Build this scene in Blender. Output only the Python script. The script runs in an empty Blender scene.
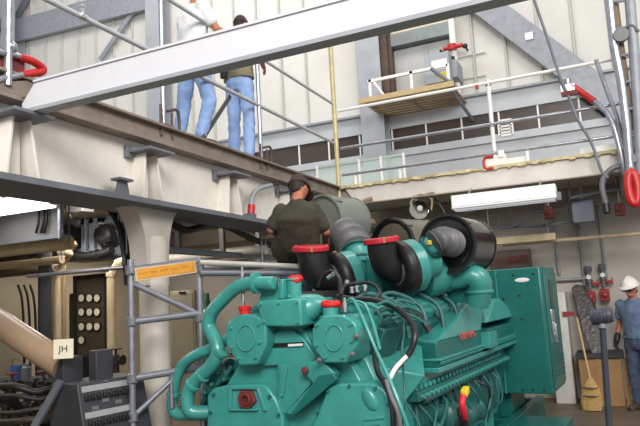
import bpy, bmesh, math, random
from mathutils import Vector, Matrix
random.seed(7)
S = bpy.context.scene
COL = S.collection
V = Vector

# ------------------------------------------------------------------ camera
F = 629.8
YAW, PITCH, ROLL = [math.radians(a) for a in (24.39, 7.745, -3.212)]
_f = V((-math.sin(YAW)*math.cos(PITCH), math.cos(YAW)*math.cos(PITCH), math.sin(PITCH)))
_r = V((math.cos(YAW), math.sin(YAW), 0)); _u = _r.cross(_f)
CR = _r*math.cos(ROLL) + _u*math.sin(ROLL); CU = _u*math.cos(ROLL) - _r*math.sin(ROLL)
CP = V((0, 0, 1.72))
cam = bpy.data.objects.new('camera', bpy.data.cameras.new('camera')); COL.objects.link(cam)
cam.data.sensor_width = 36; cam.data.sensor_fit = 'HORIZONTAL'; cam.data.lens = F/640*36; cam.data.clip_start = .05
cam.matrix_world = Matrix.Translation(CP) @ Matrix((CR, CU, -_f)).transposed().to_4x4()
S.camera = cam

# survey of the photograph: sight line -> real point on a known plane / at a known distance
def sight(x, y): return _f + CR*((x-320)/F) + CU*((213-y)/F)
def P(x, y, d): return CP + sight(x, y)*d
def onZ(x, y, z): s = sight(x, y); return CP + s*((z-CP.z)/s.z)
def onX(x, y, X): s = sight(x, y); return CP + s*((X-CP.x)/s.x)
def onY(x, y, Y): s = sight(x, y); return CP + s*((Y-CP.y)/s.y)

# ------------------------------------------------------------------ materials
def lin(c):
    return tuple((v/255/12.92 if v/255 <= .04045 else ((v/255+.055)/1.055)**2.4) for v in c) + (1,)
MATS = {}
def mat(name, rgb, rough=.6, metal=0, rgb2=None, scale=6, amt=.5, bump=0, bscale=40, coat=0, emit=0):
    if name in MATS: return MATS[name]
    m = bpy.data.materials.new(name); m.use_nodes = True; nt = m.node_tree; b = nt.nodes['Principled BSDF']
    b.inputs['Roughness'].default_value = rough; b.inputs['Metallic'].default_value = metal
    b.inputs['Coat Weight'].default_value = coat; b.inputs['Coat Roughness'].default_value = .15
    tc = nt.nodes.new('ShaderNodeTexCoord')
    if rgb2 is None: rgb2 = tuple(v*.82 for v in rgb)
    n = nt.nodes.new('ShaderNodeTexNoise'); n.inputs['Scale'].default_value = scale; n.inputs['Detail'].default_value = 6
    n.inputs['Roughness'].default_value = .65
    nt.links.new(tc.outputs['Object'], n.inputs['Vector'])
    r = nt.nodes.new('ShaderNodeMapRange'); r.inputs[1].default_value = .38; r.inputs[2].default_value = .72
    r.inputs[3].default_value = 0; r.inputs[4].default_value = amt
    nt.links.new(n.outputs['Fac'], r.inputs[0])
    mx = nt.nodes.new('ShaderNodeMix'); mx.data_type = 'RGBA'
    mx.inputs[6].default_value = lin(rgb); mx.inputs[7].default_value = lin(rgb2)
    nt.links.new(r.outputs[0], mx.inputs[0]); nt.links.new(mx.outputs[2], b.inputs['Base Color'])
    if bump:
        n2 = nt.nodes.new('ShaderNodeTexNoise'); n2.inputs['Scale'].default_value = bscale
        nt.links.new(tc.outputs['Object'], n2.inputs['Vector'])
        bp = nt.nodes.new('ShaderNodeBump'); bp.inputs['Strength'].default_value = bump; bp.inputs['Distance'].default_value = .02
        nt.links.new(n2.outputs['Fac'], bp.inputs['Height']); nt.links.new(bp.outputs[0], b.inputs['Normal'])
    if emit:
        b.inputs['Emission Color'].default_value = lin(rgb); b.inputs['Emission Strength'].default_value = emit
    MATS[name] = m; return m

TEAL = mat('teal_engine_paint', (62, 150, 142), .34, 0, (46, 122, 116), 5, .7, coat=.35)
TEALD = mat('dark_teal_paint', (20, 104, 98), .4, 0, (14, 86, 82), 3, .6, coat=.2)
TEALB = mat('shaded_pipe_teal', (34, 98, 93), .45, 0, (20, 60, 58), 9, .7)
BLACK = mat('black_rubber', (26, 25, 27), .42, 0, (40, 38, 38), 5, .5)
BLACKG = mat('black_gloss_paint', (16, 16, 18), .22, 0, (26, 26, 26), 4, .5, coat=.4)
IRON = mat('dark_cast_iron', (46, 44, 44), .5, .3, (30, 28, 28), 14, .7, bump=.2)
RED = mat('red_plastic', (205, 38, 52), .45, 0, (180, 28, 40), 8, .5)
REDP = mat('red_enamel', (190, 30, 32), .4, 0, (140, 24, 24), 8, .6)
RAG = mat('red_rag_cloth', (222, 32, 34), .75, 0, (170, 16, 20), 20, .6)
RUST = mat('rusty_red_primer', (118, 44, 42), .7, 0, (60, 38, 36), 20, .8)
CHROME = mat('galvanised_tube', (178, 180, 188), .3, .75, (120, 122, 132), 9, .6)
STEEL = mat('worn_grey_steel', (148, 151, 158), .45, .12, (118, 121, 128), 7, .6)
HOSE = mat('silver_grey_hose', (112, 110, 112), .5, .2, (80, 78, 82), 9, .6)
WHITEP = mat('pale_grey_beam_paint', (212, 212, 217), .5, 0, (202, 202, 208), 3, .6)
CLAD = mat('cream_cladding', (208, 206, 200), .7, 0, (192, 189, 182), .7, .7)
RIB = mat('cladding_rib_grey', (186, 184, 178), .6, 0, (164, 162, 156), 2, .5)
BLUEG = mat('blue_grey_steel_paint', (160, 164, 170), .55, 0, (136, 140, 146), 2, .6)
SPAN = mat('spandrel_grey', (184, 188, 192), .6, 0, (164, 168, 172), 2, .6)
TUBEG = mat('mid_grey_tube', (126, 128, 136), .4, .3, (96, 98, 106), 7, .6)
RAILG = mat('light_grey_rail_paint', (182, 184, 188), .45, .1, (160, 162, 166), 6, .5)
DKSTEEL = mat('dark_flange_steel', (112, 116, 124), .55, .1, (88, 90, 96), 4, .6)
PLASTER = mat('cream_painted_girder', (224, 217, 208), .75, 0, (198, 190, 180), 2.5, .7, bump=.1)
BEAMC = mat('cream_beam_paint', (214, 209, 201), .7, 0, (190, 182, 170), 3, .7)
YELLOWE = mat('peeling_yellow_paint', (218, 202, 158), .7, 0, (120, 100, 70), 7, .9)
BROWN = mat('brown_channel_steel', (140, 126, 114), .65, .1, (100, 88, 78), 5, .7)
LWALL = mat('beige_lower_wall', (198, 184, 160), .8, 0, (168, 154, 130), 1.5, .6)
RWALL = mat('pale_grey_lower_wall', (190, 184, 176), .8, 0, (166, 160, 152), 1.5, .6)
SOFF = mat('soffit_grey', (158, 148, 136), .8, 0, (124, 114, 104), 2, .7)
DARKW = mat('dark_brown_glass', (72, 62, 56), .3, 0, (48, 42, 38), .8, .8)
WOOD = mat('raw_plywood', (172, 132, 90), .75, 0, (142, 104, 68), 4, .6)
PLANK = mat('weathered_boards', (146, 126, 102), .8, 0, (110, 92, 74), 6, .7)
CREAMP = mat('cream_pipe_paint', (204, 184, 150), .5, 0, (160, 136, 104), 5, .7)
GREYP = mat('grey_panel_paint', (54, 55, 60), .55, 0, (42, 42, 46), 4, .6)
BGREY = mat('blue_grey_machine_paint', (104, 112, 124), .55, 0, (78, 84, 94), 4, .6)
DGREEN = mat('dark_gauge_board', (74, 66, 50), .6, 0, (52, 46, 36), 6, .6)
DIAL = mat('ivory_dial', (226, 218, 196), .5, 0, (206, 196, 172), 9, .4)
WHITE = mat('white_enamel', (232, 230, 226), .5, 0, (214, 210, 204), 4, .4)
YELLOW = mat('yellow_plastic', (232, 196, 36), .5, 0, (206, 168, 24), 8, .5)
AMBER = mat('amber_label', (206, 142, 22), .55, 0, (180, 118, 16), 14, .7)
TUBE = mat('fluorescent_lens', (244, 246, 250), .4, emit=4)
LENS = mat('fixture_lens', (226, 228, 232), .4, emit=.35)
SKIN = mat('skin', (176, 112, 86), .55, 0, (156, 92, 70), 12, .5)
HAIR = mat('dark_hair', (38, 28, 24), .7)
JEANB = mat('faded_blue_denim', (138, 164, 206), .85, 0, (100, 126, 172), 7, .8)
JEANP = mat('pale_blue_denim', (150, 176, 220), .85, 0, (118, 146, 194), 7, .8)
JEAND = mat('dark_blue_denim', (76, 88, 112), .85, 0, (58, 66, 88), 7, .8)
SHIRTW = mat('white_cotton', (226, 226, 228), .85, 0, (206, 206, 212), 6, .5)
SHIRTO = mat('dark_olive_cotton', (62, 58, 46), .9, 0, (46, 44, 36), 6, .6)
SHIRTK = mat('khaki_cotton', (128, 122, 98), .9, 0, (104, 98, 78), 6, .6)
SHIRTB = mat('slate_blue_cotton', (98, 116, 142), .9, 0, (78, 94, 118), 6, .6)
CAPB = None
LEATHER = mat('brown_leather', (72, 56, 46), .6)
BARE = mat('cleaner_shell_grey', (126, 132, 124), .4, .3, (104, 110, 104), 4, .5)
STRAW = mat('broom_straw', (196, 164, 104), .85, 0, (156, 122, 70), 30, .8, bump=.6, bscale=90)
TARP = mat('grey_plastic_wrap', (92, 84, 82), .35, 0, (54, 48, 46), 6, .9, bump=.5, bscale=18)
FLOORM = mat('brown_concrete_floor', (108, 95, 80), .5, 0, (80, 70, 60), 2.2, .8)
DECK = mat('deck_plate', (120, 116, 110), .7, 0, (92, 88, 82), 3, .6)
CLUT = mat('oily_machine_iron', (44, 37, 31), .5, .2, (24, 20, 17), 9, .8)
GREENB = mat('green_bottle_paint', (24, 92, 62), .5)
GREYT = mat('dark_grey_stand_paint', (74, 78, 90), .45, .1, (56, 58, 68), 6, .5)
REFL = mat('polished_reflector', (230, 230, 226), .12, .95)
BLUE = mat('blue_plastic', (60, 104, 160), .5)

# ------------------------------------------------------------------ mesh collector
def catmull(pts, n=6):
    pts = [V(p) for p in pts]
    if len(pts) < 3: return pts
    q = [pts[0]*2-pts[1]] + pts + [pts[-1]*2-pts[-2]]; out = []
    for i in range(1, len(q)-2):
        a, b, c, d = q[i-1], q[i], q[i+1], q[i+2]
        for k in range(n):
            t = k/n
            out.append(.5*((2*b)+(c-a)*t+(2*a-5*b+4*c-d)*t*t+(3*b-a-3*c+d)*t**3))
    out.append(pts[-1]); return out
def basis(z, up=None):
    z = z.normalized(); up = up or V((0, 0, 1))
    if abs(z.dot(up)) > .97: up = V((1, 0, 0))
    x = up.cross(z).normalized(); return x, z.cross(x), z

class G:
    def __init__(s): s.b = bmesh.new()
    def loft(s, rings, cap=True, closed=True):
        rs = [[s.b.verts.new(p) for p in r] for r in rings]
        for a, b in zip(rs, rs[1:]):
            n = len(a)
            for i in range(n if closed else n-1):
                j = (i+1) % n
                try: s.b.faces.new((a[i], a[j], b[j], b[i]))
                except ValueError: pass
        if cap:
            for r in (rs[0][::-1], rs[-1]):
                try: s.b.faces.new(r)
                except ValueError: pass
        return s
    def box(s, c, size, ax=None):
        c = V(c); x, y, z = ax or (V((1,0,0)), V((0,1,0)), V((0,0,1)))
        x, y, z = x*size[0]/2, y*size[1]/2, z*size[2]/2
        return s.loft([[c-x-y-z, c+x-y-z, c+x+y-z, c-x+y-z], [c-x-y+z, c+x-y+z, c+x+y+z, c-x+y+z]])
    def bb(s, lo, hi):
        lo, hi = V(lo), V(hi); d = hi-lo
        return s.box((lo+hi)/2, (abs(d.x), abs(d.y), abs(d.z)))
    def prism(s, poly, vec):
        vec = V(vec); return s.loft([[V(p) for p in poly], [V(p)+vec for p in poly]])
    def tube(s, path, r, n=10, smooth=0, caps=True):
        pts = catmull(path, smooth) if smooth else [V(p) for p in path]
        if len(pts) < 2: return s
        m = len(pts); rr = []
        for i in range(m):
            if isinstance(r, (list, tuple)):
                t = i/(m-1)*(len(r)-1); k = min(int(t), len(r)-2); rr.append(r[k]+(r[k+1]-r[k])*(t-k))
            else: rr.append(r)
        x, y, _ = basis(pts[1]-pts[0]); rings = []
        for i, p in enumerate(pts):
            t = (pts[min(i+1, m-1)]-pts[max(i-1, 0)]).normalized()
            x = (x-t*x.dot(t)).normalized(); y = t.cross(x)
            rings.append([p+(x*math.cos(2*math.pi*k/n)+y*math.sin(2*math.pi*k/n))*rr[i] for k in range(n)])
        return s.loft(rings, caps)
    def lathe(s, o, axis, prof, n=28, cap=True):
        o = V(o); x, y, z = basis(V(axis))
        return s.loft([[o+z*h+(x*math.cos(2*math.pi*k/n)+y*math.sin(2*math.pi*k/n))*max(r, 1e-4) for k in range(n)] for r, h in prof], cap)
    def ell(s, c, ax, n=14, m=9):
        c = V(c); rings = []
        for i in range(m+1):
            t = -math.pi/2+math.pi*i/m; cr = max(math.cos(t), .01)
            rings.append([c+ax[2]*math.sin(t)+(ax[0]*math.cos(2*math.pi*k/n)+ax[1]*math.sin(2*math.pi*k/n))*cr for k in range(n)])
        return s.loft(rings)
    def sph(s, c, r, n=12): return s.ell(c, (V((r,0,0)), V((0,r,0)), V((0,0,r))), n, 8)
    def cap(s, a, b, ra, rb, n=12):
        a, b = V(a), V(b); z = (b-a); L = z.length; z.normalize(); prof = []
        for i in range(5): t = math.pi/2*(i/4); prof.append((ra*math.sin(t), -ra*math.cos(t)))
        for i in range(5): t = math.pi/2*(i/4); prof.append((rb*math.cos(t), L+rb*math.sin(t)))
        return s.lathe(a, z, prof, n)
    def done(s, name, m, parent=None, loc=None, bevel=0, smooth=35, seg=2, label=None):
        bmesh.ops.recalc_face_normals(s.b, faces=s.b.faces)
        if parent is not None:
            o0 = wloc(parent); rel = V((0,0,0))
        else:
            o0 = V(loc) if loc is not None else V((0,0,0)); rel = o0
        bmesh.ops.translate(s.b, verts=s.b.verts, vec=-o0)
        me = bpy.data.meshes.new(name); s.b.to_mesh(me); s.b.free()
        for p in me.polygons: p.use_smooth = True
        me.set_sharp_from_angle(angle=math.radians(smooth))
        me.materials.append(m)
        o = bpy.data.objects.new(name, me); COL.objects.link(o); o.location = rel
        if parent is not None: o.parent = parent
        if bevel:
            md = o.modifiers.new('bevel', 'BEVEL'); md.width = bevel; md.segments = seg; md.limit_method = 'ANGLE'; md.angle_limit = math.radians(40)
            md.harden_normals = False
        if label: o['label'] = label
        return o
def wloc(o):
    p = V((0,0,0))
    while o is not None: p = p+o.location; o = o.parent
    return p
def tag(o, label, cat, group=None, kind=None):
    o['label'] = label; o['category'] = cat
    if group: o['group'] = group
    if kind: o['kind'] = kind
    return o
def thing(name, loc, label, cat, group=None):
    o = bpy.data.objects.new(name, None); COL.objects.link(o); o.location = V(loc); o.empty_display_size = .1
    return tag(o, label, cat, group)
def struct(g, name, m, label=None, **k):
    o = g.done(name, m, **k)
    if o.parent is None: o['kind'] = 'structure'
    if label: o['label'] = label
    return o
def text(name, body, size, o, xa, ya, m, parent, depth=.002, align='CENTER', sx=1):
    cu = bpy.data.curves.new(name, 'FONT'); cu.body = body; cu.size = size; cu.extrude = depth; cu.align_x = align; cu.align_y = 'CENTER'
    cu.materials.append(m); ob = bpy.data.objects.new(name, cu); COL.objects.link(ob); ob.parent = parent
    xa, ya = V(xa).normalized(), V(ya).normalized(); za = xa.cross(ya)
    M = Matrix((xa*sx, ya, za)).transposed().to_4x4(); M.translation = V(o)-wloc(parent)
    me = bpy.data.meshes.new_from_object(ob); me.transform(M); bpy.data.objects.remove(ob)
    me.name = name; ob = bpy.data.objects.new(name, me); COL.objects.link(ob); ob.parent = parent
    return ob
EX, EY, EZ = V((1,0,0)), V((0,1,0)), V((0,0,1))
# ------------------------------------------------------------------ the hall: floor, lower walls, decks, upper wall
struct(G().bb((-9.6,-7,-.2), (7,15,0)), 'floor', FLOORM)
struct(G().bb((-9.2,-7,0), (-9,10.6,3.1)), 'wall_left', LWALL)
struct(G().bb((-9.2,10.6,0), (7,10.8,3.1)), 'wall_back', RWALL)
g = G()
g.bb((-9.2,-7,3.12), (-3.78,8.86,3.38))
struct(g, 'trim_left_deck', SOFF)
g = G(); g.bb((-9.2,8.86,3.12), (7,14.2,3.36))
struct(g, 'trim_back_deck', SOFF)
# joists and services strip below the back deck
g = G()
for x in (-7.6,-5.6,-1.9,.3,2.4): g.bb((x-.07,9.05,2.92), (x+.07,10.6,3.12))
g.bb((-9,9.9,2.86), (6.5,10.02,3.12))
struct(g, 'trim_back_joists', SOFF, bevel=.006)
g = G()
for y in (-1,1.2): g.bb((-9,y-.07,2.86), (-4.0,y+.07,3.12))
struct(g, 'trim_left_joists', SOFF, bevel=.006)

# left deck girder: web, lower flange, brown edge channel, stiffeners with grey cap plates
g = G(); g.bb((-3.86,-7,2.66), (-3.74,8.9,3.38))
gird = struct(g, 'trim_left_girder', PLASTER)
g = G(); g.bb((-4.1,-7,2.615), (-3.56,8.6,2.665)); 
struct(g, 'lower_flange', DKSTEEL, parent=gird, bevel=.004)
g = G(); g.bb((-3.9,-7,3.375), (-3.6,8.9,3.4)); g.bb((-3.74,-7,3.2), (-3.6,8.9,3.225)); g.bb((-3.74,-7,3.225), (-3.66,8.9,3.375))
struct(g, 'edge_channel', BROWN, parent=gird, bevel=.004)
for yc in (.9, 3.02, 4.38, 5.72, 7.1, 8.3):
    g = G()
    for s in (-1, 1):
        g.prism([(-3.74,yc+s*.13-.012,2.665), (-3.58,yc+s*.13-.012,2.665), (-3.60,yc+s*.07-.012,3.08), (-3.74,yc+s*.07-.012,3.08)], (0,.024,0))
    g.bb((-3.74,yc-.07,2.665), (-3.70,yc+.07,3.08))
    struct(g, 'stiffener', PLASTER, parent=gird, bevel=.004)
    g = G().bb((-3.74,yc-.17,3.08), (-3.47,yc+.17,3.105))
    g.bb((-3.74,yc-.2,3.03), (-3.70,yc-.13,3.14))
    struct(g, 'cap_plate', DKSTEEL, parent=gird, bevel=.003)
g = G(); yb_ = onX(123,180,-3.62).y; g.prism([V((-3.6,yb_-.1,2.665)),V((-3.6,yb_+.06,2.665)),V((-3.6,yb_+.03,2.78)),V((-3.6,yb_-.07,2.78))], (-.02,0,0)); g.bb((-3.66,yb_-.1,2.78),(-3.56,yb_+.06,2.8)); struct(g, 'small_bracket', DKSTEEL, parent=gird)
# column with flared head carrying the girder
cc = onX(152.5,300,-3.8); cy = cc.y
g = G()
prof = [(.115,0), (.115,2.18)]
g.lathe((-3.8,cy,0), EZ, [(.16,0), (.16,.04), (.118,.05), (.118,2.25)], 24)
COLM = mat('column_paint', (198,190,180), .7, 0, (170,162,152), 2.5, .7)
col = struct(g, 'trim_column', COLM)
g = G()
arc = []
def flare(s):
    pts = []
    for i in range(9):
        t = i/8*math.pi/2
        pts.append((cy+s*(.15+(.17 if s>0 else .22)*(1-math.cos(t))), 2.12+.5*math.sin(t)))
    return pts
L_, R_ = flare(-1), flare(1)
poly = [(-3.72,cy-.15,1.92)] + [(-3.72,y,z) for y, z in L_] + [(-3.72,y,z) for y, z in R_[::-1]] + [(-3.72,cy+.15,1.92)]
g.prism(poly, (-.2,0,0))
struct(g, 'column_head', COLM, parent=col, bevel=.012)
g = G().lathe((-3.775,cy,0), EZ, [(.126,.05),(.126,2.3),(.11,2.36)], 28)
struct(g, 'column_pilaster', COLM, parent=col)

# back deck beam with peeling yellow edge
g = G()
g.prism([(-3.55,8.8,3.36), (-3.40,8.8,3.13), (-3.2,8.8,3.10), (7,8.8,3.10), (7,8.8,3.36)], (0,.14,0))
bb_ = struct(g, 'trim_back_beam', BEAMC, bevel=.006)
g = G(); g.bb((-3.62,8.75,3.36), (7,8.98,3.40))
for i in range(46):
    x = -3.4+i*.16+random.uniform(-.06,.06); g.bb((x,8.738,3.352-random.random()*.012), (x+random.uniform(.02,.12),8.8,3.362))
struct(g, 'beam_edge_strip', YELLOWE, parent=bb_)
g = G().bb((-3.2,8.7,3.085), (7,8.95,3.10)); struct(g, 'beam_bottom_flange', SOFF, parent=bb_)

# upper hall, back wall at Y=14: plinth, ledge, window band, spandrel, cladding with ribs
def zY(x, y, Y=14): return onY(x, y, Y).z
Yw = 14.0
g = G(); g.bb((-22,Yw,3.4), (9,Yw+.2,15))
wu = struct(g, 'wall_back_upper', CLAD)
g = G(); g.bb((-22,Yw-.09,5.58), (9,Yw,6.02)); g.bb((-22,Yw-.14,5.0), (9,Yw,5.06)); g.bb((-22,Yw-.14,4.9), (9,Yw-.08,5.0)); g.bb((-22,Yw-.06,3.38), (9,Yw,4.95)); g.bb((-22,Yw-.12,4.28),(9,Yw-.05,4.34))
struct(g, 'spandrel', SPAN, parent=wu)
g = G(); g.bb((-22,Yw-.2,5.99), (9,Yw,6.04)); struct(g, 'sill_girt', STEEL, parent=wu)
g = G(); x = -21.9
while x < 4: 
    if not (-4.6 < x < -2.7): g.prism([(x-.035,Yw,6.04), (x-.018,Yw-.06,6.04), (x+.018,Yw-.06,6.04), (x+.035,Yw,6.04)], (0,0,8.9))
    x += .7
struct(g, 'cladding_rib', RIB, parent=wu)
wn = struct(G().bb((-22,Yw-.04,5.06), (9,Yw+.01,5.58)), 'window_1', DARKW)
g = G(); x = -15
while x < 4: g.bb((x-.018,Yw-.07,5.04), (x+.018,Yw-.03,5.6)); x += .82
struct(g, 'window_frame', WHITE, parent=wn)
# white grille over one pane (right of the rail post)
a, b = onY(500,133,13.9), onY(511,120,13.9)
# steel columns and bracing on the upper wall
def wallbar(g, x0, y0, x1, y1, wpx, Y, dep):
    a, b = onY(x0,y0,Y), onY(x1,y1,Y); d = (b-a).normalized(); n = d.cross(EY).normalized()
    w = wpx*(sight(x0,y0)*1).length*((a-CP).dot(_f))/F
    return g.box((a+b)/2, ((b-a).length, dep, w), (d, EY, n))
def hcol(x0, x1, Y, name, dep=.42):
    g = G()
    g.bb((x0,Y,3.4), (x1,Y+.03,14)); g.bb((x0,Y+dep-.03,3.4), (x1,Y+dep,14)); xm = (x0+x1)/2; g.bb((xm-.02,Y+.03,3.4), (xm+.02,Y+dep-.03,14))
    return struct(g, name, BLUEG)
c1 = onY(356,60,13.45).x; c2 = onY(379,60,13.45).x
hcol(c1, c2, 13.5, 'trim_column_2')
d1 = onY(144,20,13.45).x; d2 = onY(160,20,13.45).x
hcol(d1, d2, 13.5, 'trim_column_3')
e1 = onY(0,20,13.45).x; e2 = onY(13,20,13.45).x
hcol(e1, e2, 13.5, 'trim_column_4')
g = G(); wallbar(g, 455,-17, 720,182, 22, 13.75, .16); struct(g, 'trim_brace', STEEL, bevel=.01)
g = G(); q = onY(529,36,13.65); g.box(q, (.16,.02,.16)); struct(g, 'trim_brace_plate', WHITE)
g = G(); wallbar(g, 5,34, 160,-6, 20, 13.8, .12); struct(g, 'trim_girt_brace', STEEL)
g = G(); wallbar(g, 100,60, 145,-6, 4.5, 13.85, .06); struct(g, 'trim_rod_brace', STEEL)
g = G(); wallbar(g, 4,42, 32,-12, 5, 13.8, .08); wallbar(g, -2,30, 20,-12, 6, 13.8, .08); struct(g, 'trim_corner_brace', DKSTEEL)
# recess between column and cladding: rust brown post, grey sheet, lintel, cream fascia
g = G()
xa, xb = onY(379,60,13.7).x, onY(392,60,13.7).x
g.bb((xa,13.72,6.04), (xb,13.98,12)); g.bb((xa+.06,13.62,6.04), (xb-.08,13.72,12)); struct(g, 'trim_recess_post', mat('rust_brown_steel', (96,74,66), .7, 0, (52,44,42), 3, .9))
xc = onY(452,40,13.9).x
struct(G().bb((xb,13.9,6.04), (xc,13.99,7.45)), 'trim_recess_sheet', mat('grey_sheet', (176,176,174), .6, 0, (154,154,152), 2, .6))
zl = onY(420,42,13.8).z
struct(G().bb((xb,13.7,zl-.0), (xc,13.99,zl+.3)), 'trim_recess_lintel', mat('green_grey_steel', (128,138,138), .5, .1, (96,98,96), 2, .8))
struct(G().bb((xb,13.75,zl+.3), (xc,13.99,zl+.62)), 'trim_recess_fascia', mat('cream_fascia', (206,192,164), .7))
g = G(); xm = onY(427,60,13.9).x; g.bb((xm-.03,13.86,6.04), (xm+.03,13.92,7.4)); struct(g, 'trim_recess_bar', BLUEG)
# panel seam girts over right cladding
g = G(); za = onY(470,54,13.9).z; zb = onY(470,77,13.9).z
g.bb((xc+.05,13.96,za-.015), (onY(485,54,13.9).x,14,za+.015)); g.bb((xc+.05,13.96,zb-.015), (onY(485,77,13.9).x,14,zb+.015)); struct(g, 'trim_seam', RIB)
# ------------------------------------------------------------------ the diesel generator set
EO = V((-2.15, 4.22, 0)); _a = math.radians(-5)
ev = V((-math.sin(_a), math.cos(_a), 0)); eu = V((math.cos(_a), math.sin(_a), 0))
AX = (eu, ev, EZ)
def L(u, v, w): return EO + eu*u + ev*v + EZ*w
def eV(x, y, v): s = sight(x, y); return CP + s*(((EO-CP).dot(ev)+v)/s.dot(ev))
def eU(x, y, u): s = sight(x, y); return CP + s*(((EO-CP).dot(eu)+u)/s.dot(eu))
def UV(p): q = p-EO; return (q.dot(eu), q.dot(ev), q.z)
eng = thing('diesel_generator', EO, 'large teal diesel generator engine with black air cleaners and green cabinet on skid', 'generator')
def slab(pts, v, dep, g=None):
    g = g or G(); return g.prism([eV(x, y, v) for x, y in pts], ev*dep)
def lbox(g, u0, u1, v0, v1, w0, w1): return g.box(L((u0+u1)/2,(v0+v1)/2,(w0+w1)/2), (u1-u0, v1-v0, w1-w0), AX)
def bolts(name, q, r, h, m, par):
    for p_, a_ in q: G().lathe(p_, a_, [(r,0),(r,h),(r*.7,h)], 6).done(name, m, par)
def bolt(g, p, ax, r=.012, h=.012): return g.lathe(p, ax, [(r,0),(r,h),(r*.7,h)], 6)

# skid
g = G()
lbox(g,-.85,-.7,-.35,5.0,0,.27); lbox(g,.62,.72,-.35,5.0,0,.27)
for v in (-.3,1.2,2.6,3.45,4.9): lbox(g,-.85,1.0 if v==3.45 else .72,v-.06,v+.06,.02,.25)
lbox(g,.72,1.28,2.95,3.62,.0,.262)
g.done('skid', TEALD, eng, bevel=.006)
# block
g = G()
g.prism([L(u,.1,w) for u,w in ((-.74,.36),(.56,.36),(.62,.6),(.62,1.02),(.5,1.3),(-.66,1.3),(-.8,1.02),(-.8,.6))], ev*3.1)
lbox(g,-.45,.35,.1,3.1,.2,.4)
lbox(g,-.7,-.5,.6,.9,.2,.45); lbox(g,.4,.6,.6,.9,.2,.45); lbox(g,-.7,-.5,2.6,2.9,.2,.45); lbox(g,.4,.6,2.6,2.9,.2,.45)
g.done('engine_block', TEAL, eng, bevel=.02)
# front cover plate
g = slab([(208,394),(226,386),(238,366),(256,330),(262,322),(300,322),(314,350),(350,362),(362,384),(392,396),(399,426),(402,470),(205,470)], .0, .12)
g.done('front_cover', TEAL, eng, bevel=.008)
# centre upper plate with slot
g = slab([(266,341),(278,331),(293,330),(305,341),(316,358),(308,364),(262,366),(258,352)], -.045, .08)
g.done('inspection_plate', TEAL, eng, bevel=.006)
slab([(271,343.5),(303,342),(303,346.5),(271,347.5)], -.055, .012).done('slot', BLACK, eng)
slab([(288,344.2),(302.5,343.4),(302.5,345.8),(288,346.6)], -.062, .008).done('data_plate', WHITE, eng)
# V plate
g = slab([(277,363),(314,361),(322,371),(285,414),(281,414),(278,400)], -.075, .08)
g.done('accessory_plate', TEAL, eng, bevel=.006)
g = slab([(279,365),(287,365),(283,396),(280,398)], -.095, .03); g.done('plate_web', TEAL, eng, bevel=.005)
g = slab([(302,371),(318,357),(334,373),(334,377),(290,415),(285,413),(313,383)], -.12, .09)
g.done('belt_guard', TEAL, eng, bevel=.006)
g = slab([(318,376),(334,374),(336,380),(296,414),(290,415)], -.15, .05); g.done('guard_lip', TEALD, eng, bevel=.004)
p = eV(305.5,370.5,-.13); G().lathe(p, -ev, [(.028,0),(.028,.02),(.018,.03)], 6).done('rusty_plug', RUST, eng)
# gear covers
g = slab([(207,396),(212,389),(224,385.5),(262,384),(268,388),(276,400),(283,418),(284,470),(206,470)], -.1, .14)
gc = g.done('gear_cover', TEAL, eng, bevel=.018, seg=3)
g = G()
for q in ([(229,387.5),(257,387.5),(257,389.5),(229,389.5)], [(229,409),(257,409),(257,411),(229,411)], [(228,387.5),(231,387.5),(231,411),(228,411)], [(255.5,387.5),(258,387.5),(266,411),(263,411)]):
    slab(q, -.125, .04, g)
g.done('port_rim', TEAL, gc, bevel=.004)
p = eV(245,400,-.1)
slab([(240,390.5),(251,391.5),(255,402),(248,409),(239,407),(237,398)], -.13, .035).done('port_blank', RUST, gc, bevel=.005)
p = eV(246.5,399,-.13); G().lathe(p, -ev, [(.045,0),(.045,.015),(.03,.02),(.03,-.005),(.001,-.005)], 18).done('port_plug', RUST, gc)
g = slab([(321,404),(327,388),(340,383.5),(370,382.5),(383,388),(391,400),(394,416),(394,470),(304,470),(311,428)], -.12, .16)
gc2 = g.done('gear_cover', TEAL, eng, bevel=.02, seg=3)
p = eV(370,399,-.12); x = (eV(376,410,-.12)-eV(364,388,-.12)).normalized(); y = x.cross(ev)
G().ell(p, (x*.085, y*.05, ev*.025), 20, 8).done('oval_boss', TEAL, gc2)
g = G()
slab([(363,418),(384,416),(384,419),(363,421)], -.13, .02, g); slab([(363,424),(380,422),(380,425),(363,427)], -.13, .02, g); g.done('cover_rib', TEAL, gc2, bevel=.003)
for bx in ((214,398),(213,420),(278,424),(318,412),(330,391),(386,398),(312,428)):
    pass
bolts('cover_bolt', [(eV(bx,by,-.115), -ev) for bx, by in ((214,394),(211,412),(270,396),(279,414),(318,413),(329,391),(350,386),(376,388),(389,404))], .012, .02, TEALD, eng)
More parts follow.
